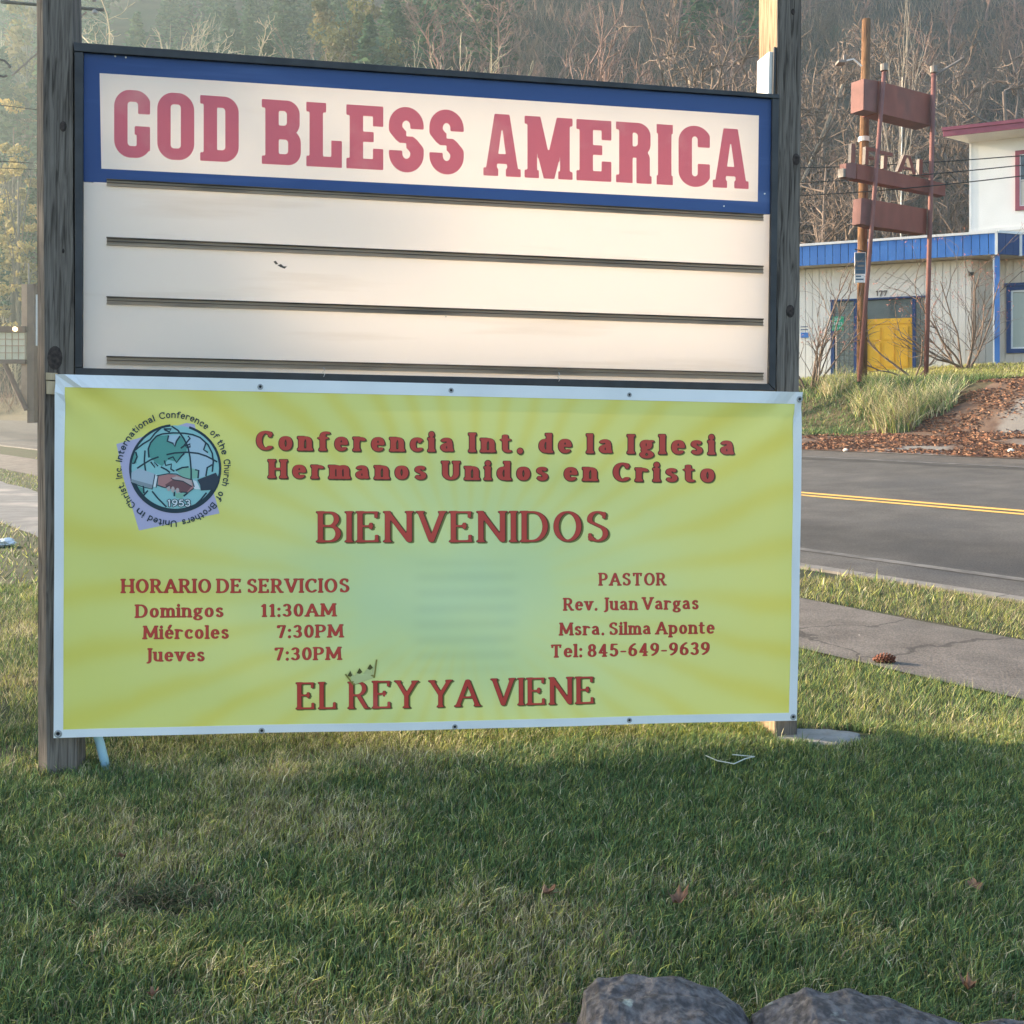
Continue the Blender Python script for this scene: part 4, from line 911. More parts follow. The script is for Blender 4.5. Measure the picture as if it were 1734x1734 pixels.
strokes('map_line', [[(690, 280), (600, 360), (530, 450), (430, 510), (330, 590)], [(620, 400), (700, 370), (850, 355), (1010, 360), (1130, 380), (1230, 420), (1340, 520), (1400, 640), (1415, 760), (1400, 900)],
        [(830, 260), (920, 320), (1000, 430), (1060, 550), (1090, 700), (1105, 880), (1105, 1000)], [(760, 660), (880, 635), (1050, 625), (1200, 640), (1320, 680), (1470, 760)], [(350, 850), (440, 790), (540, 730), (650, 690)],
        [(460, 600), (450, 760), (470, 900)], [(620, 400), (540, 490), (505, 580), (515, 700)], [(790, 390), (770, 470), (850, 500), (875, 545), (900, 470), (950, 400)], [(1060, 400), (1090, 430), (1000, 540), (960, 570)],
        [(1020, 540), (1090, 510), (1090, 550), (1040, 560)], [(780, 720), (850, 690), (900, 770), (960, 690), (1010, 640)], [(730, 740), (750, 810), (830, 790), (820, 860), (870, 890)], [(540, 760), (600, 840), (590, 760), (640, 820)],
        [(680, 830), (760, 870), (810, 910)], [(890, 880), (980, 840), (1070, 830)], [(1310, 500), (1280, 590), (1340, 630)], [(1400, 800), (1330, 840), (1310, 960)], [(1160, 870), (1210, 880), (1200, 990)],
        [(330, 620), (350, 690), (310, 780), (280, 780)], [(560, 1170), (640, 1270), (760, 1390)], [(440, 1230), (500, 1160)], [(1000, 1240), (1060, 1190)], [(1130, 1390), (1230, 1300), (1320, 1190)], [(720, 300), (830, 300), (800, 340), (730, 310)], [(435, 1080), (445, 1200)], [(870, 1180), (870, 1240)]], 22, m_ink, em)
flat('sleeve', [[(270, 910), (370, 850), (600, 930), (555, 1135), (270, 1040)]], m_slv, em); flat('sleeve_shade', [[(272, 1000), (560, 1080), (555, 1135), (275, 1045)]], m_slvd, em)
flat('cuff', [[(600, 935), (645, 945), (610, 1115), (575, 1105)]], m_cuff, em); flat('cuff', [[(1115, 1010), (1180, 1030), (1235, 1145), (1150, 1140)]], m_cuff, em)
flat('hand', [[(645, 960), (800, 930), (940, 950), (1110, 1010), (1140, 1120), (1060, 1200), (960, 1160), (760, 1130), (640, 1080)]], m_sk1, em)
flat('hand', [[(740, 1080), (850, 1010), (950, 1010), (1120, 1090), (1050, 1180), (960, 1195), (900, 1150), (780, 1130)]], m_sk2, em)
flat('hand', [[(830, 985), (900, 960), (1010, 985), (1110, 1020), (1120, 1100), (1000, 1030), (860, 1005)], circ(790, 1130, 22, 38)[:-1], circ(850, 1145, 24, 42)[:-1], circ(915, 1160, 24, 36)[:-1]], m_sk3, em)
strokes('hand_line', [[(620, 955), (780, 925), (900, 930), (1000, 980), (1120, 1010), (1150, 1110)], [(630, 1085), (740, 1120), (800, 1090)], [(820, 985), (860, 1010), (990, 1030), (1120, 1105)], [(1140, 1130), (1060, 1190), (960, 1180)], [(600, 935), (560, 1140), (430, 1110), (265, 1050)], [(645, 945), (615, 1120)]], 13, m_ink, em)
flat('sleeve', [[(1190, 1010), (1450, 910), (1500, 1000), (1430, 1150), (1240, 1160), (1230, 1080)]], m_suit, em)
def e_text(text, st, fm, mats, res):
    mb = MB()
    for i, (mat, grow, lf) in enumerate(mats):
        t = MB(); text_on(t, text, st, fm, 0, 0, grow, (0, 0), res); mb.add([bpt(a, b, LL[0] + lf) for a, b, _ in t.v], t.f, i)
    return mb, [m[0] for m in mats]
LL[0] += 0.0003
mb, ms = e_text('1953', SANS, lambda a, b: E2(775 + 320 * a, 1385 - 100 * b), [(m_ink, 0.09, 0), (m_cuff, 0, 0.0002)], 0.05); part('lettering', mb, ms, em, kind='stuff')
for wrd, a0, a1 in (('International', 172, 110), ('Conference', 104.5, 50), ('of', 44.5, 36), ('the', 31.5, 16), ('Church', 10.5, -18), ('of', -25, -34), ('Brothers', -39.5, -80), ('United', -86, -117), ('in', -122, -131.5), ('Christ,', -136, -165), ('Inc.', -170, -183)):
    def fm(a, b, a0=a0, a1=a1):
        an = R(a0 + (a1 - a0) * a); rr2 = 715 + 95 * b; return E2(850 + rr2 * math.cos(an), 862 - rr2 * 1.0 * math.sin(an))
    mb, ms = e_text(wrd, SANS, fm, [(m_ink, 0, 0)], 0.05); part('lettering', mb, ms, em, kind='stuff')
# crown over the R
m_gold = flatm('olive_gold_print', (0.23, 0.20, 0.045)); m_golD = flatm('dark_gold_print', (0.08, 0.075, 0.02))
def C2(x, y): return ((560 + x / 3.69 - 190) * 8.257, (1100 + y / 3.69 - 690) * 8.257)
cr = flat('crown_print', [[C2(*p) for p in ((92, 150), (128, 190), (118, 120), (150, 165), (178, 120), (200, 155), (245, 95), (252, 150), (285, 60), (272, 175), (150, 215))]], flatm('pale_gold_print', (0.50, 0.52, 0.24)), banner)
strokes('crown_line', [[C2(*p) for p in ((92, 150), (140, 215), (200, 185), (272, 170))], [C2(*p) for p in ((135, 200), (195, 172), (268, 160))], [C2(*p) for p in ((272, 175), (287, 60))]], 22, m_gold, cr)
flat('jewel', [[C2(*p) for p in ((105, 160), (122, 130), (136, 158), (122, 168))], [C2(*p) for p in ((162, 145), (180, 112), (198, 138), (182, 150))], [C2(*p) for p in ((228, 118), (246, 88), (264, 112), (246, 126))]], m_golD, cr)

# ================================================================== SMALL THINGS ON THE LAWN
mb = MB(); a = SG.M @ SG.pixel(158, 1240, 0.10); b_ = SG.M @ SG.pixel(179, 1292, 0.05); a.z += 0.03
mb.tube([a, a.lerp(b_, .5) + Vector((0.002, 0, 0.004)), b_ + Vector((0.004, 0, -0.03))], 0.017, 12)
solo('plastic_pipe', mb, pm('pale_blue_pipe', (0.28, 0.47, 0.60), (0.34, 0.52, 0.64), scale=8, rough=0.5), 'pale blue plastic pipe leaning out of the lawn under the banner', 'pipe', (b_.x, b_.y, 0), smooth=True)
m_conc = pm('old_concrete', (0.22, 0.205, 0.185), (0.31, 0.29, 0.26), scale=14, detail=9, rough=0.95, bump=0.6, bscale=60, c3=(0.20, 0.19, 0.17), scale3=6)
def blob(name, c, rx, ry, h, mat, label, cat, n=22, seed=1, jag=0.12):
    r_ = random.Random(seed); mb = MB(); rr0 = [1 + jag * (r_.random() - .5) * 2 for _ in range(n)]
    for q, z in ((1.0, -0.05), (1.0, h * .7), (.93, h)):
        for i in range(n): mb.v.append((rx * q * rr0[i] * math.cos(6.283 * i / n), ry * q * rr0[i] * math.sin(6.283 * i / n), z + 0.004 * r_.random()))
    mb.v.append((0, 0, h + 0.002)); k = 3 * n
    for j in range(2):
        for i in range(n): mb.f.append((j * n + i, j * n + (i + 1) % n, (j + 1) * n + (i + 1) % n, (j + 1) * n + i))
    for i in range(n): mb.f.append((2 * n + i, 2 * n + (i + 1) % n, k))
    mb.m = [0] * len(mb.f); o = link(name, mesh_of(name, mb, mat)); o.location = c; return tag(o, label, cat)
blob('concrete_pad', (1.325, 4.43, 0.0), 0.185, 0.105, 0.018, m_conc, 'grey concrete footing in the grass around the foot of the right sign post', 'concrete footing')

# boulders at the photographer's feet
m_rock = pm('boulder_stone', (0.060, 0.054, 0.054), (0.150, 0.136, 0.134), scale=48, detail=14, rough=0.95, bump=1.0, bscale=80, c3=(0.32, 0.35, 0.30), scale3=9, lo3=0.62, hi3=0.66, lo=.40, hi=.62)
def boulder(prof, ydepth, z_at, label, seed, yc):
    """prof: photographed silhouette (px, py) from left to right; the stone's ridge follows it at distance z_at"""
    bm = bmesh.new(); P = [at(px, py, z_at) for px, py in prof]; n = len(P); rows = []
    nz_ = lambda u, v: float(fbm(u * 1.0 + seed * 7, v + seed, 6.0)) - .5
    M_ = 15; N_ = 5 * (n - 1) + 1
    def prf(t):
        k = min(int(t), n - 2); f_ = t - k; return P[k].lerp(P[k + 1], f_)
    for i in range(N_):
        p = prf(i / 5.0); row = []
        endw = math.sin(math.pi * (i + 0.6) / (N_ + .2)) ** 0.22
        for j in range(M_):
            t = j / (M_ - 1) * 2 - 1                       # -1 near side .. +1 far side
            y = yc + t * ydepth * endw; top = p.z
            dz = (abs(t) ** 6) * (top + .03); tilt = 0.0
            zz = top - dz - 0.05 * max(0.0, -t) * top
            if t > 0.15: zz = min(zz, top - 0.02 * t)
            nn = nz_(p.x * 2.0 + t * .3, y * 2.0 + t) ; sx = p.x * (1 + (y - z_at) / z_at * 0.35)
            row.append(bm.verts.new((sx + 0.010 * nn, y + 0.016 * nn, zz + 0.020 * nn * (1 - abs(t) * .3) + 0.014 * (float(vnoise(p.x + seed, y + t, 22.0)) - .5) - 0.03 * max(0.0, float(vnoise(p.x * 1.0 + seed * 3, y + t * .5, 9.0)) - .62))))
        rows.append(row)
    for i in range(N_ - 1):
        for j in range(M_ - 1): bm.faces.new((rows[i][j], rows[i][j + 1], rows[i + 1][j + 1], rows[i + 1][j]))
    for r_ in (rows[0], rows[-1]):
        c = sum((v.co for v in r_), Vector()) / len(r_); c.z = -0.05; cv = bm.verts.new(c)
        for j in range(M_ - 1): bm.faces.new((r_[j], r_[j + 1], cv))
    bmesh.ops.recalc_face_normals(bm, faces=bm.faces)
    bmesh.ops.subdivide_edges(bm, edges=bm.edges, cuts=2, use_grid_fill=True, smooth=0.4)
    for v in bm.verts: q_ = v.co; k_ = float(vnoise(q_.x + 3 * q_.z, q_.y + 2 * q_.z, 45.0)) + .6 * float(vnoise(q_.x + 9, q_.y - q_.z, 90.0)) - .8; q_.z += .0050 * k_; q_.y -= .004 * k_
    me = bpy.data.meshes.new('boulder'); cen = Vector(((P[0].x + P[-1].x) / 2, yc, 0)); bm.transform(Matrix.Translation(-cen)); bm.to_mesh(me); bm.free()
    me.materials.append(m_rock); me.polygons.foreach_set('use_smooth', [True] * len(me.polygons))
    o = link('boulder', me); o.location = cen; return tag(o, label, 'boulder', 'boulders along the edge of the lawn')
boulder([(962, 1760), (984, 1712), (990, 1680), (1012, 1664), (1060, 1660), (1140, 1657), (1180, 1666), (1225, 1685), (1255, 1704), (1272, 1728), (1276, 1765)], 0.16, 2.22, 'flat-topped purplish grey boulder with a lichen fleck, beside the tilted one', 3, 2.16)
boulder([(1268, 1765), (1274, 1712), (1300, 1700), (1366, 1667), (1430, 1674), (1490, 1684), (1540, 1697), (1590, 1712), (1640, 1735), (1655, 1775)], 0.16, 2.20, 'boulder sloping down to one side with pale lichen patches on its ridge', 8, 2.12)
boulder([(1600, 1765), (1622, 1733), (1690, 1730), (1760, 1730), (1800, 1765)], 0.10, 2.24, 'low stone mostly sunk in the grass past the sloping boulder', 5, 2.20)
boulder([(900, 1765), (925, 1733), (960, 1729), (985, 1736), (1000, 1765)], 0.09, 2.24, 'small low stone tucked against the flat-topped boulder', 12, 2.20)

# fallen leaves
m_leaf = pm('dry_leaf', (0.13, 0.065, 0.038), (0.25, 0.14, 0.085), scale=40, rough=0.85)
def leaf(px, py, size, label, seed, curl=1.0):
    r_ = random.Random(seed); c = gz(px, py); c.z += 0.035; mb = MB(); n = 18; out = []
    rot = r_.random() * 6.28; tilt = 0.5 * (r_.random() - .3)
    for i in range(n):
        a = 6.283 * i / n; rad = size * (0.62 + 0.38 * math.cos(5 * a / 2 + 1) ** 2) * (0.85 + .3 * r_.random()); x = rad * math.cos(a); y = rad * 0.72 * math.sin(a)
        z = curl * (1.2 * (y * y) / size + 0.6 * x * x / size) + 0.006 * r_.random()
        out.append((x * math.cos(rot) - y * math.sin(rot), x * math.sin(rot) + y * math.cos(rot), z + x * tilt))
    mb.v = out + [(0, 0, 0.0)]; mb.f = [(i, (i + 1) % n, n) for i in range(n)]; mb.m = [0] * n
    mb.tube([(0, 0, 0.001), (size * 1.3 * math.cos(rot), size * 1.3 * math.sin(rot), .012)], 0.0012, 4)
    o = link('fallen_leaf', mesh_of('fallen_leaf', mb, m_leaf)); o.location = c; return tag(o, label, 'leaf', 'dry leaves scattered on the lawn')
leaf(1150, 1552, .036, 'largest curled brown leaf on the lawn, below the middle of the banner', 1, 1.3)
leaf(927, 1537, .028, 'dark brown leaf half sunk in the grass, nearest to the largest curled leaf', 2)
leaf(1650, 1524, .030, 'pale dry leaf lying flat in the shaded grass towards the path', 3, .5)
leaf(1640, 1702, .026, 'small crumpled brown leaf in the grass behind the sloping boulder', 4, 1.6)
leaf(206, 1471, .018, 'tiny orange-brown leaf upright in the grass beyond the bare hollow', 5, 1.0)
leaf(258, 1716, .022, 'dark dead leaf in the grass at the bottom corner, nearer than the bare hollow', 6, 1.2)
# a bent pale straw
mb = MB(); pts = [gz(px, py) + Vector((0, 0, .045)) for px, py in ((1195, 1300), (1215, 1308), (1243, 1313), (1262, 1305), (1278, 1301), (1240, 1297))]; mb.tube(pts, 0.0022, 5)
solo('straw', mb, pm('bleached_straw', (0.50, 0.50, 0.44), rough=0.7), 'bent bleached straw lying on the shaded grass in front of the right post', 'straw', tuple(gz(1240, 1305)))
# pine cone on the path's edge
def cone_thing(px, py, L, label):
    c = gz(px, py) + Vector((0, 0, 0.03)); t = thing('pine_cone', label, 'pine cone', tuple(c)); r_ = random.Random(4)
    core = MB(); core.tube([(-L / 2, 0, 0), (-L * .3, 0, 0), (L * .2, 0, 0), (L / 2, 0, 0)], [.008, .016, .014, .004], 8); m_c = pm('cone_brown', (0.13, 0.045, 0.030), (0.20, 0.08, 0.05), scale=50, rough=0.8)
    part('core', core, m_c, t); s = MB()
    for i in range(70):
        x = -L / 2 + L * (i / 70.0); a = i * 2.4; r0 = .012 * (1 - abs(x) / L); r1 = .036 * (1 - (abs(x) / L) ** 2 * 2.2)
        d = Vector((0, math.cos(a), math.sin(a))); p0 = Vector((x, 0, 0)) + d * r0; p1 = Vector((x + .012, 0, 0)) + d * r1; q = d.cross(Vector((1, 0, 0))) * .009
        s.add([p0 - q * .5, p0 + q * .5, p1 + q, p1 + Vector((.006, 0, 0)), p1 - q], [(0, 1, 2, 3, 4)])
    part('scales', s, m_c, t, kind='stuff'); return t
cone_thing(1495, 1126, .11, 'reddish brown pine cone lying at the edge of the path')
# white crumpled bag at the left edge
bm = bmesh.new(); bmesh.ops.create_icosphere(bm, subdivisions=3, radius=0.10)
for v in bm.verts:
    nn = float(vnoise(v.co.x * 9 + 5, v.co.y * 9 + v.co.z * 13, 3.0)); v.co *= 0.7 + .7 * nn; v.co.z *= .5; v.co.x *= 1.3
me = bpy.data.meshes.new('plastic_bag'); bm.to_mesh(me); bm.free(); me.materials.append(pm('white_plastic_film', (0.62, 0.65, 0.67), (0.40, 0.43, 0.46), scale=30, rough=0.35))
o = link('plastic_bag', me); o.location = gz(3, 926) + Vector((0, 0, .04)); tag(o, 'crumpled white plastic bag on the lawn beside the parking apron', 'bag')
for px, py, r0, lab in ((1455, 1079, .011, 'small white pebble lying on the grey path'), (1432, 765, .055, 'white stone on the road shoulder below the tall grass'), (1712, 767, .06, 'white stone among needle litter at the mouth of the drive')):
    bm = bmesh.new(); bmesh.ops.create_icosphere(bm, subdivisions=2, radius=r0)
    for v in bm.verts: v.co *= .85 + .3 * float(vnoise(v.co.x / r0 + 3, v.co.y / r0 + v.co.z / r0, 2.0)); v.co.z *= .7
    me = bpy.data.meshes.new('stone'); bm.to_mesh(me); bm.free(); me.materials.append(pm('white_stone', (0.62, 0.58, 0.52), (0.5, 0.46, 0.4), scale=30, rough=.9))
    o = link('stone', me); o.location = gz(px, py) + Vector((0, 0, r0 * .5)); tag(o, lab, 'stone')

def hollow():
    c = gz(262, 1533); mb = MB(); n = 26; r_ = random.Random(9); rr0 = [1 + .25 * (r_.random() - .5) for _ in range(n)]
    for q, z in ((1.0, .003), (.7, .006), (.35, .004)):
        for i in range(n): mb.v.append((.110 * q * rr0[i] * math.cos(6.283 * i / n), .045 * q * rr0[i] * math.sin(6.283 * i / n), z + .008 * r_.random()))
    mb.v.append((0, 0, .004))
    for j in range(2):
        for i in range(n): mb.f.append((j * n + i, j * n + (i + 1) % n, (j + 1) * n + (i + 1) % n, (j + 1) * n + i))
    for i in range(n): mb.f.append((2 * n + i, 2 * n + (i + 1) % n, 3 * n))
    mb.m = [0] * len(mb.f); o = link('bare_soil', mesh_of('bare_soil', mb, pm('dark_bare_soil', (0.018, 0.014, 0.010), (0.05, 0.038, 0.025), scale=40, rough=1, bump=1, bscale=90))); o.location = c; tag(o, kind='structure')
hollow()

def tuft():
    c = gz(262, 1533); n = 1500; a = rng.random(n) * 6.283; r = rng.random(n) ** .7; X = c.x + np.cos(a) * r * .22; Y = c.y + np.sin(a) * r * .11
    t = mixtint(n, {'green': np.full(n, .25), 'dark': np.full(n, .5), 'yellow': np.full(n, .05), 'straw': .15 + .2 * r, 'brown': np.full(n, .4)}) * (.35 + .55 * r[:, None])
    o = joinb('grass_tuft', [blades(X, Y, np.zeros(n) - .01, .03 + .035 * rng.random(n), .0028 + .002 * rng.random(n), t, lean=1.2)], m_grass); tag(o, kind='stuff', label='matted dark grass over the bare hollow in the lawn', cat='grass')
tuft()
# ================================================================== ACROSS THE ROAD: the low shop building
BFm = Frame(Matrix.Translation((13.6, 28.7, 0)) @ Matrix.Rotation(math.atan2(-.425, .905), 4, 'Z'))
shop = thing('shop_building', 'single-storey shop with white boarded wall, blue boarded fascia and yellow door numbered 177', 'building', mat4=BFm.M)
m_bluep = pm('blue_painted_board', (0.045, 0.15, 0.44), (0.06, 0.19, 0.52), scale=3, rough=0.6, stretch=(1, 1, .4), bump=.1)
m_white = pm('white_painted_board', (0.66, 0.635, 0.59), (0.71, 0.685, 0.64), scale=2, rough=0.7, stretch=(1, 1, .3), c3=(0.50, 0.47, 0.43), scale3=1.0, lo3=.6, hi3=.8)
m_beige = pm('beige_painted_board', (0.56, 0.49, 0.41), (0.60, 0.53, 0.45), scale=2, rough=0.7)
m_trim = pm('white_metal_trim', (0.72, 0.72, 0.71), (0.64, 0.64, 0.63), scale=3, rough=0.45)
m_navy = pm('navy_paint', (0.014, 0.04, 0.13), (0.02, 0.05, 0.16), scale=3, rough=0.5)
m_yel = pm('yellow_door_paint', (0.78, 0.44, 0.035), (0.72, 0.40, 0.03), scale=3, rough=0.5)
m_glassd = pm('dark_window_glass', (0.045, 0.060, 0.070), (0.08, 0.10, 0.11), scale=2, rough=0.12, spec=0.6)
m_dark = pm('dark_interior', (0.01, 0.01, 0.011), rough=0.9)
m_roof = pm('grey_roofing', (0.18, 0.18, 0.18), (0.25, 0.24, 0.23), scale=4, rough=0.9)
m_white2 = pm('pale_house_siding', (0.70, 0.70, 0.68), (0.74, 0.74, 0.72), scale=1.5, rough=0.7, bump=.1)
def clip(poly, a, b, c):                                    # keep a*x+b*y<=c
    out = []
    for i in range(len(poly)):
        p, q = poly[i], poly[(i + 1) % len(poly)]; dp = a * p[0] + b * p[1] - c; dq = a * q[0] + b * q[1] - c
        if dp <= 0: out.append(p)
        if (dp < 0) != (dq < 0) and abs(dp - dq) > 1e-12: t = dp / (dp - dq); out.append((p[0] + (q[0] - p[0]) * t, p[1] + (q[1] - p[1]) * t))
    return out
def planks(zone, ang, width, gap, y0, y1, mat, par, name='board', xf=None):
    nx_, ny_ = math.cos(R(ang)), math.sin(R(ang)); ds = [p[0] * nx_ + p[1] * ny_ for p in zone]; k = math.floor(min(ds) / width)
    while k * width < max(ds):
        lo, hi = k * width + gap / 2, (k + 1) * width - gap / 2; k += 1
        q = clip(clip(zone, nx_, ny_, hi), -nx_, -ny_, -lo)
        if len(q) < 3: continue
        ar = abs(sum(q[i][0] * q[(i + 1) % len(q)][1] - q[(i + 1) % len(q)][0] * q[i][1] for i in range(len(q)))) / 2
        if ar < 0.004: continue
        mb = MB(); mb.prism(q, y0 - 0.002 * random.random(), y1)
        if xf: mb.v = [xf(p) for p in mb.v]
        part(name, mb, mat, par)
YW = 0.60
def rect(x0, z0, x1, z1): return [(x0, z0), (x1, z0), (x1, z1), (x0, z1)]
zb, zt = 1.9, 5.93
u1300 = -12.0; uA = BFm.uv(1407, 560, YW)[0]; uB = BFm.uv(1566, 560, YW)[0]; uM = BFm.uv(1482, 560, YW)[0]; uC = BFm.uv(1645, 500, YW)[0]; vD = BFm.uv(1490, 504, YW)[1]
mb = MB(); mb.box(u1300, YW + .03, zb, uA, YW + .2, zt); mb.box(uB, YW + .03, zb, uC - .03, YW + .2, zt); mb.box(uA, YW + .03, vD, uB, YW + .2, zt)
mb.box(u1300, YW + .2, zb, uC - .2, YW + 7, 6.3); part('wall', mb, m_white, shop)
planks(rect(u1300, zb, uA, zt), 0, .205, .016, YW, YW + .035, m_white, shop)
planks(rect(uB, zb, uC, zt), 0, .205, .016, YW, YW + .035, m_white, shop)
planks(rect(uA + .01, vD, uM, zt), 45, .205, .016, YW, YW + .035, m_white, shop)
planks(rect(uM, vD, uB - .01, zt), -45, .205, .016, YW, YW + .035, m_white, shop)
# canted return and set-back wall
cd_ = (math.cos(R(45)), math.sin(R(45)))
def canted(x0, y0): return lambda p: (x0 + p[0] * cd_[0] - p[1] * cd_[1], y0 + p[0] * cd_[1] + p[1] * cd_[0], p[2])
planks(rect(0, zb, .78, zt), 0, .26, .014, 0, .04, m_beige, shop, xf=canted(uC, YW))
uR = uC + .78 * cd_[0]; YR = YW + .78 * cd_[1]
w0 = BFm.uv(1704, 484, YR); w1 = BFm.uv(1812, 598, YR)
z0w = BFm.uv(1712, 598, YR)[1]; z1w = BFm.uv(1712, 485, YR)[1]
mb = MB(); mb.box(uR, YR + .03, zb, uR + 8, YR + .1, zt); mb.box(uR, YR + .1, zb, uR + 8, YR + 6.5, 6.3); part('wall', mb, m_beige, shop, label='set-back wall with the large window')
planks(rect(uR, zb, w0[0], zt), 0, .21, .015, YR, YR + .032, m_beige, shop)
planks(rect(w0[0], zb, w1[0], z0w - .01), 0, .21, .015, YR, YR + .032, m_beige, shop); planks(rect(w0[0], z1w + .01, w1[0], zt), 0, .21, .015, YR, YR + .032, m_beige, shop); planks(rect(w1[0], zb, w1[0] + 3, zt), 0, .21, .015, YR, YR + .032, m_beige, shop)
def framebars(x0, z0, x1, z1, t, y0, y1, mats, par, name='frame'):
    mb = MB(); mb.box(x0, y0, z1 - t, x1, y1, z1); mb.box(x0, y0, z0, x1, y1, z0 + t); mb.box(x0, y0, z0 + t, x0 + t, y1, z1 - t); mb.box(x1 - t, y0, z0 + t, x1, y1, z1 - t); return part(name, mb, mats, par)
win = MB(); win.box(w0[0] + .16, YR + .012, z0w + .16, w1[0] - .16, YR + .022, z1w - .16); m_curt = pm('curtained_glass', (0.30, 0.34, 0.31), (0.38, 0.41, 0.37), scale=1.3, rough=0.25, spec=0.5, stretch=(4, 1, .2))
wo = part('window', win, m_curt, shop, label='large window with pale curtain behind glass')
framebars(w0[0], z0w, w1[0], z1w, .12, YR - .06, YR + .03, m_navy, wo, 'window_frame'); framebars(w0[0] + .121, z0w + .121, w1[0] - .121, z1w - .121, .05, YR - .03, YR + .025, m_trim, wo, 'sash')
mb = MB(); mb.box(w0[0] - .05, YR - .09, z1w + .001, w1[0] + .05, YR + .02, z1w + .09); part('window_head', mb, m_navy, wo)
# entrance: lintel, frame, glass blocks, transom and door
eT = BFm.uv(1490, 507, YW)[1]; xL0 = uA; xDo0 = BFm.uv(1464, 560, YW)[0]; xDo1 = BFm.uv(1545, 560, YW)[0]; xGl1 = BFm.uv(1446, 560, YW)[0]; zTr = BFm.uv(1500, 539, YW)[1]
mb = MB(); mb.box(xL0, YW - .04, zb, xL0 + .10, YW + .2, eT); mb.box(xDo1, YW - .04, zb, xDo1 + .09, YW + .2, eT); mb.box(xGl1, YW - .04, zb, xDo0, YW + .2, eT); mb.box(xL0 - .02, YW - .06, eT, uB + .02, YW + .18, eT + .05)
part('door_frame', mb, m_navy, shop)
mb = MB(); mb.box(xDo0, YW + .10, zTr, xDo1, YW + .12, eT); part('transom_window', mb, m_glassd, shop)
mb = MB(); mb.box(xDo0 + .001, YW + .08, zb, xDo1 - .001, YW + .13, zTr - .002); door = part('door', mb, m_yel, shop, label='yellow panelled door')
dw = xDo1 - xDo0; dz0 = BFm.uv(1505, 640, YW)[1]
for r0, r1 in ((zTr - .28, zTr - .62), (zTr - .74, zTr - 1.42)):
    for k in range(3):
        xa = xDo0 + dw * (.10 + .29 * k); xb = xa + dw * .21; mb = MB(); t = .022
        mb.box(xa, YW + .062, r1, xb, YW + .081, r0); mb.box(xa - t, YW + .052, r1 - t, xa, YW + .081, r0 + t); mb.box(xb, YW + .052, r1 - t, xb + t, YW + .081, r0 + t); mb.box(xa, YW + .052, r0, xb, YW + .081, r0 + t); mb.box(xa, YW + .052, r1 - t, xb, YW + .081, r1)
        part('door_panel', mb, m_yel, door)
mb = MB(); mb.box(xDo0 + .02, YW + .05, zTr - .16, xDo1 - .02, YW + .081, zTr - .13); part('door_rail', mb, m_yel, door)
m_gblock = pm('glass_block', (0.07, 0.085, 0.085), (0.15, 0.17, 0.165), scale=9, rough=0.15, spec=0.6); m_mort = pm('block_mortar', (0.36, 0.37, 0.37), rough=0.9)
def glassblocks(x0, x1, nc):
    mb = MB(); mb.box(x0, YW + .09, zb, x1, YW + .12, eT - .002, 1); w_ = (x1 - x0) / nc; z = zb
    while z < eT - .1:
        for c in range(nc):
            a, b = x0 + c * w_ + .012, x0 + (c + 1) * w_ - .012; zz = min(z + .155, eT - .012); mb.box(a, YW + .055, z + .012, b, YW + .09, zz, 0)
        z += .167
    part('glass_blocks', mb, [m_gblock, m_mort], shop, kind='stuff')
glassblocks(xL0 + .101, xGl1, 4); glassblocks(xDo1 + .091, uB, 2)
# house number
mb = MB()
def fm(a, b): p = BFm.uv(1483.5 + 18.5 * a, 501 - 9 * b, YW - .02); return p
text_on(mb, '177', SANS, fm, 0, 0, 0.03, (0, 0), .06); mb.v = [(a, YW - .02, b) for a, b, _ in mb.v]; part('house_number', mb, pm('number_grey', (0.14, 0.12, 0.11), rough=.7), shop)
mb = MB(); q = BFm.pixel(1356, 572, YW); q2 = BFm.pixel(1369, 563, YW); mb.box(q.x, YW - .03, q.z, q2.x, YW - .001, q2.z); part('notice_plate', mb, m_bluep, shop)
for yy in (553, 558):
    mb = MB(); q = BFm.pixel(1356, yy + 1, YW); q2 = BFm.pixel(1368, yy - .6, YW); mb.box(q.x, YW - .012, q.z, q2.x, YW - .001, q2.z); part('notice_line', mb, m_navy, shop)
# small camera on the corner
mb = MB(); q = BFm.pixel(1646, 464, YW - .12); mb.box(q.x - .09, YW - .16, q.z - .04, q.x + .05, YW - .06, q.z + .05); mb.tube([(q.x - .10, YW - .001, q.z + .09), (q.x - .05, YW - .08, q.z + .04)], .018, 6); part('security_camera', mb, pm('black_plastic', (0.02, 0.02, 0.02), rough=.4), shop)
# fascia boards, trims, soffit, roof
fT = BFm.uv(1690, 390, 0)[1]; fB = BFm.uv(1690, 430, 0)[1]
planks(rect(u1300, fB, -.06, fT - .07), 0, .222, .014, 0, .035, m_bluep, shop, 'fascia_board')
planks(rect(.0, fB, .80, fT - .07), 0, .27, .010, 0, .035, m_navy, shop, 'fascia_board', xf=canted(0.02, 0.0))
xq = .82 * cd_[0]; yq = .82 * cd_[1]
planks(rect(xq + .06, fB, xq + 6, fT - .07), 0, .222, .014, yq, yq + .035, m_bluep, shop, 'fascia_board')
mb = MB(); mb.box(u1300, -.03, fT - .07, .0, .06, fT); mb.box(-.06, -.025, fB - .02, .012, .05, fT - .07); part('trim', mb, m_trim, shop)
mb = MB(); mb.box(0, -.03, fT - .07, .82, .06, fT); mb.v = [canted(.013, 0)(p) for p in mb.v]; mb.box(xq - .03, yq - .03, fB - .02, xq + .06, yq + .05, fT - .07); mb.box(xq - .02, yq - .035, fT - .07, xq + 6, yq + .06, fT); part('trim', mb, m_trim, shop)
mb = MB()
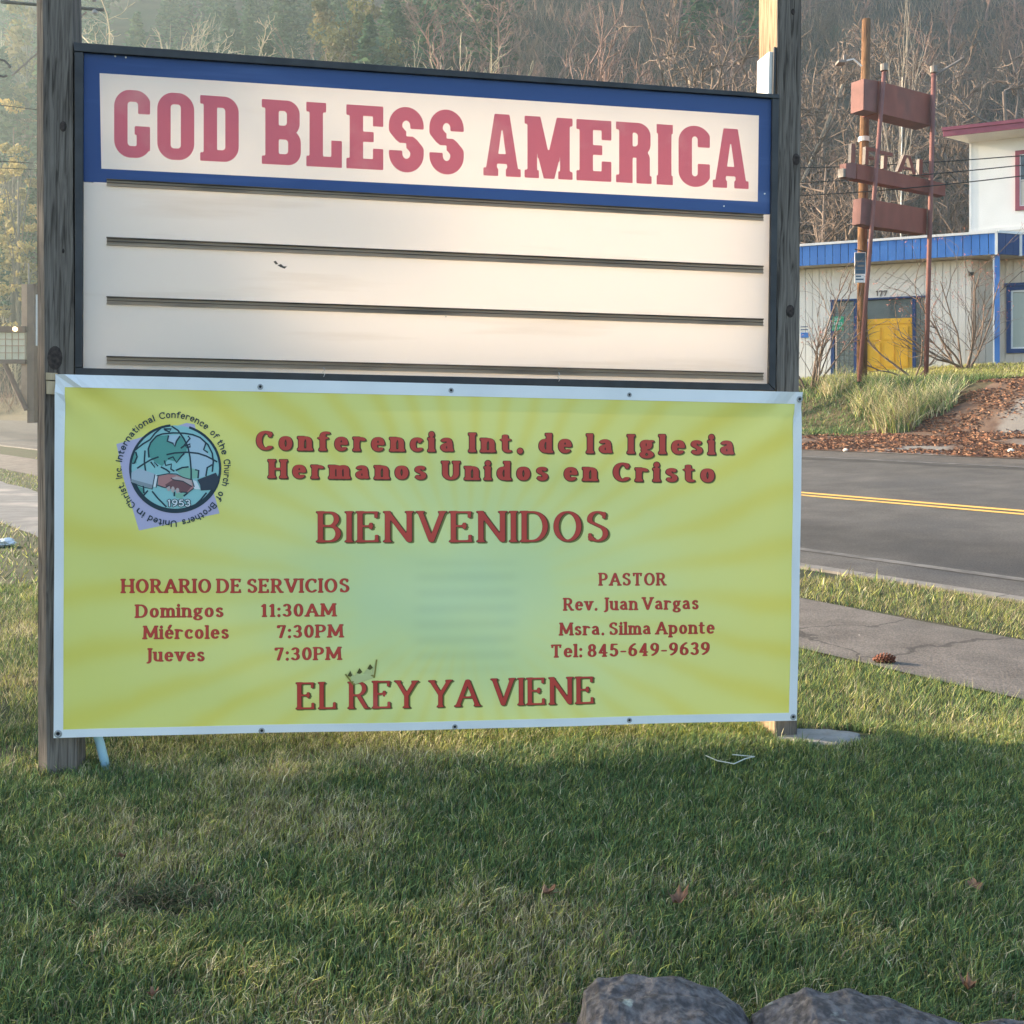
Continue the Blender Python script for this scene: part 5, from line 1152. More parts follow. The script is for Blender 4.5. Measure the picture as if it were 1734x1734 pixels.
for z0_, z1_, m_ in ((fB, fB + .04, 0), (fT - .10, fT - .02, 1)):
    mb.hexa([(u1300, .036, z0_), (-.02, .036, z0_), (-.02, 2.2, z0_), (u1300, 2.2, z0_)], [(u1300, .036, z1_), (-.02, .036, z1_), (-.02, 2.2, z1_), (u1300, 2.2, z1_)], m_)
    mb.hexa([(-.019, .06, z0_), (xq, yq + .04, z0_), (xq, 2.2, z0_), (-.019, 2.2, z0_)], [(-.019, .06, z1_), (xq, yq + .04, z1_), (xq, 2.2, z1_), (-.019, 2.2, z1_)], m_)
    mb.hexa([(xq + .001, yq + .037, z0_), (xq + 6, yq + .037, z0_), (xq + 6, 2.2, z0_), (xq + .001, 2.2, z0_)], [(xq + .001, yq + .037, z1_), (xq + 6, yq + .037, z1_), (xq + 6, 2.2, z1_), (xq + .001, 2.2, z1_)], m_)
mb.box(u1300, 2.2, fT - .1, 6, 8.2, fT - .02, 1)
part('roof', mb, [m_beige, m_roof], shop)
# blue canopy post; a white strip paints its sunlit left side
q = BFm.pixel(1684, 612, .12); q2 = BFm.pixel(1693, 612, .12); mb = MB(); mb.box(q.x, .12, 1.9, q2.x, .27, fB - .002); po = part('canopy_post', mb, m_bluep, shop)
mb = MB(); mb.box(q.x - .045, .13, 1.9, q.x - .001, .26, fB - .003); part('post_lit_side', mb, m_trim, po)

# ---- upper house behind
YH = 2.6
house = thing('house', 'white upper-storey house with maroon roof edge and maroon window frame behind the shop', 'house', mat4=BFm.M)
m_mar = pm('maroon_paint', (0.20, 0.055, 0.085), (0.26, 0.08, 0.11), scale=2, rough=0.6); m_cream = pm('cream_soffit', (0.66, 0.61, 0.50), (0.72, 0.67, 0.56), scale=2, rough=.7)
h0 = BFm.pixel(1642, 385, YH); hT = BFm.pixel(1642, 232, YH)
mb = MB(); mb.box(h0.x, YH, 5.5, h0.x + 11, YH + 7, hT.z + .25); part('wall', mb, m_white2, house)
mb = MB(); mb.box(h0.x - .012, YH - .012, 5.6, h0.x + .05, YH + .06, hT.z - .02); part('corner_trim', mb, m_trim, house)
lb = BFm.pixel(1690, 386, YH).z; mb = MB(); mb.box(h0.x - .02, YH - .03, lb - .10, h0.x + 11, YH - .001, lb); part('ledge', mb, m_trim, house)
YE = YH - .9; e0 = BFm.pixel(1597, 222, YE); eb = BFm.pixel(1597, 232, YE)
mb = MB(); mb.box(e0.x, YE - .03, eb.z - .0, h0.x + 12, YE + .02, e0.z); part('roof_edge', mb, m_mar, house, bevel=.01)
mb = MB(); mb.v = []; fp = [(e0.x - .03, YE - .06), (h0.x + 12, YE - .06), (h0.x + 12, YH + 7.2), (h0.x + .06, YH + 7.2), (h0.x + .06, YH + .05)]; mb.add([(a_, b_, e0.z + .001) for a_, b_ in fp] + [(a_, b_, e0.z + .10) for a_, b_ in fp], [(4, 3, 2, 1, 0), (5, 6, 7, 8, 9)] + [(i, (i + 1) % 5, (i + 1) % 5 + 5, i + 5) for i in range(5)]); part('roof', mb, m_mar, house)
zs = eb.z + .02
mb = MB(); A_ = (e0.x, YE + .021, zs); B_ = (h0.x + 12, YE + .021, zs); C_ = (h0.x + 12, YH - .003, hT.z + .03); D_ = (h0.x - .003, YH - .003, BFm.pixel(1642, 243, YH).z); E_ = (h0.x - .003, YH + 7, hT.z - .08); F_ = (e0.x, YH + 7, zs)
mb.add([A_, B_, C_, D_], [(0, 1, 2, 3)]); part('soffit', mb, m_cream, house)
a = BFm.pixel(1719, 357, YH); b = BFm.pixel(1719, 256, YH); x1w = a.x + 1.5
mb = MB(); mb.box(a.x + .1, YH - .01, a.z + .1, x1w - .1, YH - .002, b.z - .1); hw = part('window', mb, m_glassd, house)
framebars(a.x, a.z, x1w, b.z, .12, YH - .06, YH - .001, m_mar, hw, 'window_frame'); framebars(a.x + .121, a.z + .121, x1w - .121, b.z - .121, .03, YH - .035, YH - .001, m_trim, hw, 'sash')
mb = MB(); zc = (a.z + b.z) / 2; mb.box(a.x + .152, YH - .03, zc - .02, x1w - .152, YH - .011, zc + .02)
mb.box(a.x + .16, YH - .014, a.z + .16, a.x + .5, YH - .0105, zc - .03); part('blind', mb, m_beige, hw)

# ================================================================== RED SIGN FRAME
dxr = (1.72, 1.1); L_ = math.hypot(*dxr); RF = Frame(Matrix.Translation((8.98, 25.0, 0)) @ Matrix.Rotation(math.atan2(dxr[1], dxr[0]), 4, 'Z'))
red = thing('red_sign_frame', 'rusty red metal sign frame on two leaning poles, with old channel letters on its beam', 'sign frame', mat4=RF.M)
m_rust = pm('rust_red_paint', (0.17, 0.050, 0.036), (0.22, 0.068, 0.048), scale=2.5, detail=9, rough=0.7, bump=.15, c3=(0.13, 0.05, 0.04), scale3=1.2, stretch=(1, 1, .5))
m_rust2 = pm('faded_red_paint', (0.15, 0.066, 0.060), (0.20, 0.088, 0.078), scale=2.5, detail=9, rough=0.7)
m_pale = pm('faded_letter_return', (0.165, 0.14, 0.125), (0.23, 0.20, 0.18), scale=5, rough=0.6)
mb = MB(); a = RF.pixel(1497, 122, -.06); b = RF.pixel(1455, 646, -.06); mb.tube([b, b.lerp(a, .5), a], .052, 10); part('pole', mb, m_rust2, red, smooth=True, label='left pole, leaning')
mb = MB(); a = RF.pixel(1581, 125, -.06); b = RF.pixel(1568, 646, -.06); mb.tube([b, b.lerp(a, .5), a], .060, 10); part('pole', mb, m_rust2, red, smooth=True)
for px, py in ((1497, 120), (1581, 123)):
    c = RF.pixel(px, py, -.06); mb = MB(); mb.tube([c, c + Vector((0, 0, .16))], .09, 10); part('pole_cap', mb, m_pale, red)
mb = MB(); a = RF.pixel(1582, 128, -.06); b = RF.pixel(1628, 101, -.5); mb.tube([a, b], .035, 8); mb.tube([b, b + (b - a).normalized() * .08], .05, 8); part('arm', mb, m_pale, red)
def rbox(pts, y0, y1, name='sign_panel', mat=m_rust, label=None):
    mb = MB(); mb.prism([RF.uv(px, py, y0) for px, py in pts], y0, y1); return part(name, mb, mat, red, label=label, bevel=.008)
rbox([(1488, 137), (1578, 161), (1578, 213), (1487, 191)], 0.03, .50, label='largest top panel box'); rbox([(1463, 133), (1487, 137), (1486, 191), (1462, 186)], .06, .44, mat=m_rust2, label='purplish end section')
rbox([(1452, 277), (1601, 311), (1601, 332), (1451, 303)], .06, .30, 'beam'); rbox([(1433, 276), (1451, 276), (1450, 303), (1433, 300)], .08, .28, 'beam', m_rust2)
mb = MB(); q = RF.uv(1428, 299, .1); q2 = RF.uv(1434, 286, .1); mb.box(q[0], .1, q[1], q2[0] - .002, .26, q2[1]); part('beam_end', mb, m_pale, red)
rbox([(1477, 338), (1570, 354), (1569, 396), (1475, 383)], .03, .34); rbox([(1459, 335), (1476, 338), (1474, 383), (1457, 379)], .05, .30, mat=m_rust2)
def chan(polys, y0=.12, y1=.21):
    mb = MB()
    for pts in polys:
        q = [RF.uv(px, py, y0) for px, py in pts]; k = len(mb.f); mb.prism(q, y0, y1)
        n = len(q); s0 = len(mb.f) - n
        for i in range(s0, len(mb.f)): mb.m[i] = 1
    return part('channel_letter', mb, [m_rust, m_pale], red)
chan([[(1442, 243), (1449, 244), (1448, 276), (1441, 275)]])
chan([[(1466, 248), (1483, 251), (1483, 257), (1466, 254)], [(1466, 254.2), (1471, 255), (1470, 279), (1465, 278)], [(1471.3, 264), (1480, 266), (1480, 271), (1471.3, 269)]])
chan([[(1488, 254), (1512, 259), (1512, 265), (1488, 260)], [(1497, 262.2), (1503, 263.4), (1502, 286), (1496, 285)]])
chan([[(1520, 290), (1531, 262), (1537, 263), (1527, 291)], [(1537.3, 263.2), (1542, 264), (1551, 295), (1545, 294)], [(1529.5, 281), (1542, 284), (1542, 288), (1528, 285)]])
chan([[(1557, 269), (1563, 270), (1562, 298), (1556, 297)], [(1563.2, 292), (1577, 295), (1577, 301), (1563.2, 298.2)]])

# ================================================================== POLES, SMALL SIGNS, WIRES
m_pole = wood('creosoted_pole', (0.135, 0.070, 0.036), (0.20, 0.110, 0.055), (0.06, 0.034, 0.022), (9, 9, .7))
a = at(1459.5, 632, 26.5); b = at(1467, 33, 26.9); a.z -= .3
pole = thing('utility_pole', 'leaning brown wooden utility pole, cut off short, beside the red sign frame', 'pole', (a.x, a.y, float(H(a.x, a.y))))
mb = MB(); mb.tube([a, a.lerp(b, .4) + Vector((-.03, 0, 0)), b], [.135, .125, .11], 14); part('shaft', mb, m_pole, pole, world=True, smooth=True)
mb = MB(); c = a.lerp(b, (632 - 231) / 600.0); mb.tube([c + Vector((-.03, 0, -.06)), c + Vector((-.03, 0, .06))], .142, 14); part('band', mb, m_trim, pole, world=True)
mb = MB(); c0 = at(1459, 112, 26.7); mb.tube([c0, at(1445, 100, 26.6), at(1432, 103, 26.5)], .022, 6); part('lamp_bracket', mb, m_trim, pole, world=True)
mb = MB(); c = at(1424, 106.5, 26.5); mb.box(c.x - .11, c.y - .15, c.z - .035, c.x + .10, c.y + .15, c.z + .035); c = at(1430, 99, 26.5); mb.box(c.x - .03, c.y - .03, c.z - .08, c.x + .03, c.y + .03, c.z + .09); part('floodlight', mb, m_pale, pole, world=True, bevel=.01)
# blue and white sign strapped to the pole
c = at(1456.5, 453, 26.3); sgn = thing('blue_sign', 'small blue and white sign strapped to the utility pole', 'sign', tuple(c))
w_, h_ = .145, .39; mb = MB(); mb.box(c.x - w_, c.y - .01, c.z - h_, c.x + w_, c.y + .01, c.z + h_); part('plate', mb, m_trim, sgn, world=True, bevel=.01)
m_slate = pm('slate_blue_print', (0.03, 0.07, 0.12), (0.04, 0.09, 0.15), scale=6, rough=.5)
mb = MB(); mb.box(c.x - w_ + .015, c.y - .014, c.z - h_ * .42, c.x + w_ - .02, c.y - .0105, c.z + h_ * .95); part('blue_field', mb, m_slate, sgn, world=True)
for fz, hh, i0 in ((.40, .035, .01), (.10, .055, .05), (-.12, .012, .01)):
    mb = MB(); mb.box(c.x - w_ + .02 + i0, c.y - .018, c.z + h_ * fz - hh / 2, c.x + w_ - .04, c.y - .0145, c.z + h_ * fz + hh / 2); part('white_bar', mb, m_pale, sgn, world=True)
for fz, x1_ in ((-.58, .02), (-.78, .08)):
    mb = MB(); mb.box(c.x - w_ + .03, c.y - .014, c.z + h_ * fz - .018, c.x + x1_, c.y - .0105, c.z + h_ * fz + .018); part('dark_bar', mb, m_slate, sgn, world=True)
mb = MB(); mb.tube([at(1447, 422, 26.25), at(1467, 427, 26.2), at(1468, 440, 26.25)], .015, 6); part('strap', mb, m_frame, sgn, world=True)
# green number sign on a thin post
dg = 28.6; g0 = Vector(((1420 - CX) / F * dg, dg, 0)); g0.z = float(H(g0.x, dg)); gs = thing('number_sign', 'small green address sign with white numbers on a thin grey post by the entrance', 'sign', tuple(g0))
dg = dg - .0; px0, px1, py0, py1 = 1409, 1428.5, 536, 560
A_ = at(px0, py1, dg); B_ = at(px1, py0, dg); mb = MB(); mb.box(A_.x, dg - .012, A_.z, B_.x, dg, B_.z); part('plate', mb, pm('green_enamel', (0.008, 0.30, 0.14), (0.010, 0.34, 0.16), scale=5, rough=.4), gs, world=True, bevel=.006)
m_wl = pm('white_numbers', (0.6, 0.66, 0.62), rough=.5)
for txt, xa, xb, yb in (('209', 1412.5, 1423, 543.2), ('8603', 1411, 1426, 550.6), ('1 0 41', 1411, 1426, 558)):
    mb = MB(); text_on(mb, txt, SANS, lambda a_, b_: tuple(at(xa + (xb - xa) * a_, yb - 5.2 * b_, dg)[i] for i in (0, 2)), 0, 0, .02, (0, 0), .07); mb.v = [(p[0], dg - .014, p[1]) for p in mb.v]; part('number', mb, m_wl, gs, world=True)
mb = MB(); t_ = at(1417, 560, dg); mb.tube([(t_.x, dg + .012, float(H(t_.x, dg)) - .1), (t_.x, dg + .012, B_.z - .02)], .025, 8); part('post', mb, m_pale, gs, world=True)

# utility pole mostly hidden behind the left sign post, with crossarm and stay
ZP = 34.0
pg = at(95, 700, ZP); up = thing('power_pole', 'power line pole behind the left sign post, its crossarm reaching out on both sides', 'power pole', (pg.x, pg.y, float(H(pg.x, pg.y))))
mb = MB(); mb.tube([(pg.x, pg.y, float(H(pg.x, pg.y)) - .3), (pg.x, pg.y, 16.5)], [.17, .12], 12); part('shaft', mb, m_pole, up, world=True, smooth=True)
mb = MB(); mb.tube([at(2, 3, ZP - .2), at(176, 17, ZP - .2)], .055, 6); part('crossarm', mb, m_frame, up, world=True)
mb = MB(); mb.tube([at(20, 128, ZP - .4), at(62, 91, ZP - .3), at(147, 20, ZP - .2)], .03, 6); part('brace', mb, m_pale, up, world=True)
for pts in (((0, 101), (8, 103), (14, 109), (17, 114)), ((-2, 128), (6, 130), (12, 128))):
    mb = MB(); mb.tube([at(px, py, ZP - .4) for px, py in pts], .04, 6); part('hook', mb, m_frame, up, world=True)
for px, py in ((161, 19), (159, -2), (10, -4)):
    mb = MB(); c = at(px, py, ZP - .2); mb.tube([c + Vector((0, 0, .06)), c, c - Vector((0, 0, .07)), c - Vector((0, 0, .10))], [.03, .10, .09, .03], 8); part('insulator', mb, pm('insulator_grey', (0.25, 0.25, 0.27), rough=.3), up, world=True)
m_wire = pm('black_cable', (0.03, 0.03, 0.03), rough=.6)
def wire(pts, label, r=.014):
    P = [at(*p) for p in pts]; out = []; n = 40
    for i in range(n + 1):                                   # Catmull-Rom through the points
        t = i / n * (len(P) - 1); k = min(int(t), len(P) - 2); f_ = t - k; p0, p1, p2, p3 = P[max(k - 1, 0)], P[k], P[k + 1], P[min(k + 2, len(P) - 1)]
        out.append(0.5 * ((2 * p1) + (p2 - p0) * f_ + (2 * p0 - 5 * p1 + 4 * p2 - p3) * f_ * f_ + (3 * p1 - p0 - 3 * p2 + p3) * f_ ** 3))
    mb = MB(); mb.tube(out, r, 4, caps=False); return solo('power_line', mb, m_wire, label, 'cable', tuple(P[0]), group='overhead cables running along the road')
wire([(-700, 90, 34), (95, 190, 34), (700, 270, 30), (1357, 284, 26.9), (1900, 250, 25)], 'topmost overhead cable, crossing behind the message board and over the white house wall')
wire([(-700, 240, 34), (95, 278, 34), (700, 310, 30), (1357, 309, 26.6), (1900, 262, 24.5)], 'middle overhead cable, passing the knot of the right post')
wire([(-700, 258, 34), (95, 289, 34), (700, 335, 30), (1357, 331, 26.3), (1900, 278, 24)], 'lowest overhead cable, crossing just below the red frame\'s beam')

# ---- far sign frame on the left
ZF = 60.0
fg = at(46, 713, ZF); gf = float(H(fg.x, fg.y)); far = thing('brown_sign_frame', 'tall brown steel frame with a small lit board, across the road beyond the left post', 'sign frame', (fg.x, fg.y, gf))
m_brn = pm('brown_steel', (0.085, 0.045, 0.038), (0.12, 0.065, 0.05), scale=2, rough=.6); m_brl = pm('tan_sunlit_steel', (0.34, 0.20, 0.13), (0.40, 0.25, 0.17), scale=2, rough=.6)
def fbox(x0, y0, x1, y1, d0, d1, name, mat):
    a, b = at(x0, y1, ZF), at(x1, y0, ZF); mb = MB(); mb.box(a.x, ZF + d0, a.z, b.x, ZF + d1, b.z); return part(name, mb, mat, far, world=True)
fbox(46, 481, 57.5, 716, 0, .7, 'column', m_brn); fbox(35, 481, 45.8, 690, .1, .6, 'column', m_brl)  # tan column: the brown column's sunlit face put into the colour
fbox(57.8, 498, 65, 585, .2, .5, 'white_panel', m_trim)
mb = MB(); mb.tube([at(49, 481, ZF + .2), at(48.5, 446, ZF + .2)], .05, 6); part('rod', mb, m_pale, far, world=True)
fbox(-60, 553, 45.8, 563, -.25, .05, 'top_beam', m_brn); fbox(-60, 609, 45.8, 616, -.25, .05, 'bottom_beam', m_brn)
fbox(-60, 563.5, 44, 608.5, -.05, .05, 'board', pm('cream_board', (0.50, 0.44, 0.32), (0.56, 0.50, 0.38), scale=2, rough=.6))
for y_ in (574, 585, 597): fbox(-60, y_, 44, y_ + 1.0, -.12, -.051, 'board_rail', m_brl)
for x_ in range(-56, 44, 11): fbox(x_, 563.6, x_ + .8, 608.4, -.10, -.0515, 'board_bar', m_brl)
mb = MB(); mb.tube([at(8, 616, ZF - .1), at(45, 694, ZF - .1)], .16, 6); part('brace', mb, m_brn, far, world=True)
ml, nt_, b_ = newmat('lit_lamp'); b_.inputs['Emission Color'].default_value = (1, .8, .35, 1); b_.inputs['Emission Strength'].default_value = 2.5
bm = bmesh.new(); bmesh.ops.create_icosphere(bm, subdivisions=2, radius=.13); me = bpy.data.meshes.new('lamp'); bm.to_mesh(me); bm.free(); me.materials.append(ml)
o = link('lamp', me, far); o.location = at(30, 558, ZF) + Vector((0, -.32, 0)) - Vector((fg.x, fg.y, gf))
# ================================================================== TREES
class TA:
    """growing arrays of thin three-sided branches"""
    def __init__(s): s.V = []; s.T = []; s.n = 0
    def tube(s, P, rad, sides=3):
        P = np.asarray(P, float); n = len(P); d = np.gradient(P, axis=0); d /= np.linalg.norm(d, axis=1, keepdims=True) + 1e-9
        ref = np.where(np.abs(d[:, 2:3]) < .9, np.array([[0, 0, 1.]]), np.array([[1., 0, 0]])); u = np.cross(d, ref); u /= np.linalg.norm(u, axis=1, keepdims=True) + 1e-9; v = np.cross(d, u)
        a = np.arange(sides) * 2 * np.pi / sides; V = P[:, None] + (u[:, None] * np.cos(a)[None, :, None] + v[:, None] * np.sin(a)[None, :, None]) * np.asarray(rad)[:, None, None]
        o = s.n; s.V.append(V.reshape(-1, 3)); s.n += n * sides
        for i in range(n - 1):
            for k in range(sides):
                k2 = (k + 1) % sides; A_, B_, C_, D_ = o + i * sides + k, o + i * sides + k2, o + (i + 1) * sides + k, o + (i + 1) * sides + k2
                s.T.append((A_, B_, D_)); s.T.append((A_, D_, C_))
    def get(s): return np.concatenate(s.V), np.array(s.T)
def bare_tree(seed, Ht=11.0, r0=.16, kids=(10, 6, 5), spread=.55, up=.35, twigr=.016, first=.22, wig=.12, shrink=(.50, .5, .5), multi=1):
    r_ = np.random.default_rng(seed); tr, br = TA(), TA()
    def grow(p, d, L, rad, lvl):
        segs = (7, 5, 4, 2)[lvl]; P = [p]; q = p.copy(); dd = d.copy()
        for i in range(segs):
            dd = dd + r_.normal(0, wig * (1 + .5 * lvl), 3); dd[2] += up * .22 * (1 if lvl else .5); dd /= np.linalg.norm(dd); q = q + dd * L / segs; P.append(q)
        P = np.array(P); rad_ = np.linspace(rad, max(rad * .35, twigr * .6), segs + 1); (tr if lvl == 0 else br).tube(P, rad_, 5 if lvl == 0 else 3)
        if lvl >= 3 or lvl >= len(kids): return
        for k in range(kids[lvl]):
            t = (first if lvl == 0 else .15) + (1 - (first if lvl == 0 else .15)) * (k + r_.random()) / kids[lvl]; x = t * segs; i = min(int(x), segs - 1); pp = P[i] + (P[i + 1] - P[i]) * (x - i)
            ax = P[min(i + 1, segs)] - P[i]; ax /= np.linalg.norm(ax) + 1e-9; rd = r_.normal(0, 1, 3); rd -= ax * rd.dot(ax); rd /= np.linalg.norm(rd) + 1e-9
            nd = ax * (1 - spread * .6) + rd * (spread + .2 * r_.random()); nd /= np.linalg.norm(nd)
            grow(pp, nd, L * shrink[lvl] * (1.05 - .5 * t) * (.75 + .5 * r_.random()), max(rad * (.55 - .2 * t), twigr), lvl + 1)
    for m_ in range(multi):
        d0 = np.array([r_.normal(0, .06 + .20 * (multi > 1)), r_.normal(0, .06 + .20 * (multi > 1)), 1.]); grow(np.array([0., 0, -.3]), d0 / np.linalg.norm(d0), Ht * (.8 + .2 * r_.random()), r0 / (1 + .4 * (multi > 1)), 0)
    return tr.get(), br.get()
def merge(a, b): return np.concatenate([a[0], b[0]]), np.concatenate([a[1], b[1] + len(a[0])])
def barkmat(name, c1, c2): return pm(name, c1, c2, scale=1.6, rough=.9)
m_b1 = barkmat('grey_tan_bark', (0.135, 0.100, 0.080), (0.205, 0.155, 0.125)); m_b2 = barkmat('plum_brown_bark', (0.185, 0.112, 0.092), (0.265, 0.170, 0.140)); m_b3 = barkmat('pale_bark', (0.27, 0.23, 0.185), (0.37, 0.32, 0.26)); m_b4 = barkmat('white_birch_bark', (0.62, 0.58, 0.52), (0.72, 0.68, 0.62))
m_b5 = barkmat('straw_twigs', (0.36, 0.31, 0.21), (0.46, 0.40, 0.28))
PB = [bare_tree(100 + i, 10.5, .14, (12, 6, 3), .5 + .1 * (i % 3), .35, .017) for i in range(5)]
PM = [bare_tree(200 + i, 6.5, .08, (9, 6), .38, .5, .014, multi=5) for i in range(3)]
# the woodland mass on the slope: too many stems to count, one object per mass
def place(protos, pts, mats_scale, name, mat, label, cat):
    Vs, Ts, o = [], [], 0
    for i, (x, y, s) in enumerate(pts):
        V, T = protos[i % len(protos)]; a = rng.random() * 6.283; c_, s_ = math.cos(a), math.sin(a); sx = s * (.85 + .3 * rng.random())
        W = np.empty_like(V); W[:, 0] = (V[:, 0] * c_ - V[:, 1] * s_) * sx + x; W[:, 1] = (V[:, 0] * s_ + V[:, 1] * c_) * sx + y; W[:, 2] = V[:, 2] * s + float(H(x, y))
        Vs.append(W); Ts.append(T + o); o += len(V)
    ob = link(name, np_mesh(name, np.concatenate(Vs), np.concatenate(Ts), mat)); return tag(ob, label, cat, kind='stuff')
def scatter(n, x0, x1, y0, y1, mind, smin, smax, cond=None):
    out = []; tries = 0
    while len(out) < n and tries < n * 60:
        tries += 1; y = y0 + (y1 - y0) * rng.random() ** 1.25; x = y * (x0 + (x1 - x0) * rng.random())
        if cond and not cond(x, y): continue
        if min([(x - a) ** 2 + (y - b) ** 2 for a, b, _ in out] or [1e9]) < mind * mind: continue
        out.append((x, y, smin + (smax - smin) * rng.random()))
    return out
PBm = [merge(*p) for p in PB]; PMm = [merge(*p) for p in PM]
# x/y ratios: the picture spans about -.52 .. +.52
place(PBm, scatter(34, .20, .62, 47, 84, 2.6, .75, 1.15), 1, 'bare_woodland', m_b1, 'bare grey-tan hillside woodland behind the red frame and the house', 'woodland')
place(PBm, scatter(40, .20, .62, 80, 135, 2.8, .75, 1.15), 1, 'bare_woodland', m_b2, 'reddish bare woodland along the top of the slope above the house', 'woodland')
place(PBm[1:], scatter(46, -.08, .30, 54, 128, 3.0, .7, 1.05), 1, 'bare_woodland', m_b2, 'bare plum-brown woodland above the middle of the message board', 'woodland')
place(PMm, scatter(46, -.02, .60, 46, 105, 2.4, .7, 1.1), 1, 'scrub', m_b1, 'pale tan scrub of many thin stems between the bare trees', 'scrub')
place(PMm, scatter(34, -.62, -.20, 78, 150, 3.2, .8, 1.3), 1, 'scrub', m_b5, 'straw-coloured scrub on the hazy slope beyond the left post', 'scrub')
# undergrowth sticks
def sticks(n, x0, x1, y0, y1, hmin, hmax):
    Y = y0 + (y1 - y0) * rng.random(n) ** 1.4; X = Y * (x0 + (x1 - x0) * rng.random(n)); X = X + 0; Z = H(X, Y)
    ht = hmin + (hmax - hmin) * rng.random(n) ** 1.6; k = vnoise(X, Y, .12)
    t = np.array([(0.24, 0.165, 0.125), (0.18, 0.11, 0.09), (0.28, 0.21, 0.155), (0.11, 0.085, 0.065)])[rng.integers(0, 4, n)] * (.7 + .6 * k[:, None])
    return blades(X, Y, Z - .1, ht * (.6 + .8 * k), .030 + .03 * rng.random(n) * Y / 60, t, lean=.5)
o = joinb('undergrowth', [plain(sticks(42000, .0, .62, 47, 130, .5, 3.2)), plain(sticks(16000, -.62, 0, 70, 150, .5, 3.0))], attr_mat('dry_stems', .9, .1))
tag(o, 'dry stems and brambles covering the floor of the hillside wood', 'undergrowth', kind='stuff')

# leafy crowns: clumps of small leaf faces
def crown(seed, kind, Ht, wd, n, leaf_s, cols, squash=.6):
    r_ = np.random.default_rng(seed); C, S = [], []
    if kind == 'conifer':
        t = r_.random(n) ** .75; z = Ht * (.12 + .88 * t); rad = wd * (1 - t) ** .8 * (.55 + .45 * np.sin(t * 34 + r_.random() * 6) ** 2); a = r_.random(n) * 6.283; rr_ = rad * r_.random(n) ** .45
        C = np.stack([np.cos(a) * rr_, np.sin(a) * rr_, z - .22 * rr_], -1); lob = np.floor(a * 3) + np.floor(t * 12)
    else:
        K = 26; cc = np.stack([r_.normal(0, wd * .42, K), r_.normal(0, wd * .42, K), Ht * (.58 + .20 * r_.normal(0, 1, K))], -1); rk = wd * (.18 + .22 * r_.random(K)); idx = r_.integers(0, K, n)
        d = r_.normal(0, 1, (n, 3)); d /= np.linalg.norm(d, axis=1, keepdims=True); C = cc[idx] + d * rk[idx][:, None] * (r_.random(n) ** .4)[:, None] * np.array([1, 1, .75]); C[:, 2] = np.maximum(C[:, 2], Ht * .12); lob = idx
    u = r_.normal(0, 1, (n, 3)); u /= np.linalg.norm(u, axis=1, keepdims=True); v = np.cross(u, r_.normal(0, 1, (n, 3))); v /= np.linalg.norm(v, axis=1, keepdims=True) + 1e-9
    if kind == 'conifer': u[:, 2] *= .4
    s = leaf_s * (.6 + .8 * r_.random(n))[:, None]
    V = np.stack([C - u * s, C + v * s * .55, C + u * s, C - v * s * .55], 1).reshape(-1, 3); k = np.arange(n)[:, None] * 4; T = np.concatenate([k + np.array([0, 1, 2]), k + np.array([0, 2, 3])])
    cols = np.array(cols); base = cols[(lob.astype(int) * 7) % len(cols)]; t = np.repeat(base * (.7 + .6 * r_.random((n, 1))), 4, 0)
    return V, T, t
m_leafm = attr_mat('foliage', .7, .30)
m_trunk = barkmat('tree_bark', (0.10, 0.08, 0.065), (0.16, 0.13, 0.10))
GRN = [(0.035, 0.085, 0.040), (0.050, 0.105, 0.050), (0.080, 0.130, 0.060), (0.040, 0.090, 0.055)]
OLV = [(0.16, 0.15, 0.055), (0.22, 0.19, 0.07), (0.12, 0.12, 0.05), (0.19, 0.16, 0.08)]
GLD = [(0.34, 0.27, 0.10), (0.28, 0.23, 0.09), (0.40, 0.31, 0.12)]
protoC = {}
def leafy(name, label, px, ty, z, kind, wd, n, ls, cols, seed, cat='tree', group=None):
    x = (px - CX) / F * z; g_ = float(H(x, z)); Ht = EYE + (HY - ty) / F * z - g_
    t = thing(name, label, cat, (x, z, g_), group); V, T, c = crown(seed, kind, Ht, wd, n, ls, cols)
    o = link('crown', np_mesh('crown', V, T, m_leafm, c), t)
    mb = MB(); mb.tube([(0, 0, -.5), (.1, 0, Ht * .4), (0, .1, Ht * .92)], [.22 + wd * .03, .16, .04], 7); part('trunk', mb, m_trunk, t, smooth=True)
    if kind != 'conifer':
        r_ = random.Random(seed); mb = MB()
        for k in range(9):
            a = k * 2.4; z0 = Ht * (.25 + .05 * k); mb.tube([(0, 0, z0), (math.cos(a) * wd * .3, math.sin(a) * wd * .3, z0 + Ht * .12), (math.cos(a) * wd * .6, math.sin(a) * wd * .6, z0 + Ht * .25)], [.09, .06, .03], 5)
        part('limbs', mb, m_trunk, t)
    return t
def masspos(n, x0, x1, y0, y1, mind, smin, smax): return scatter(n, x0, x1, y0, y1, mind, smin, smax)
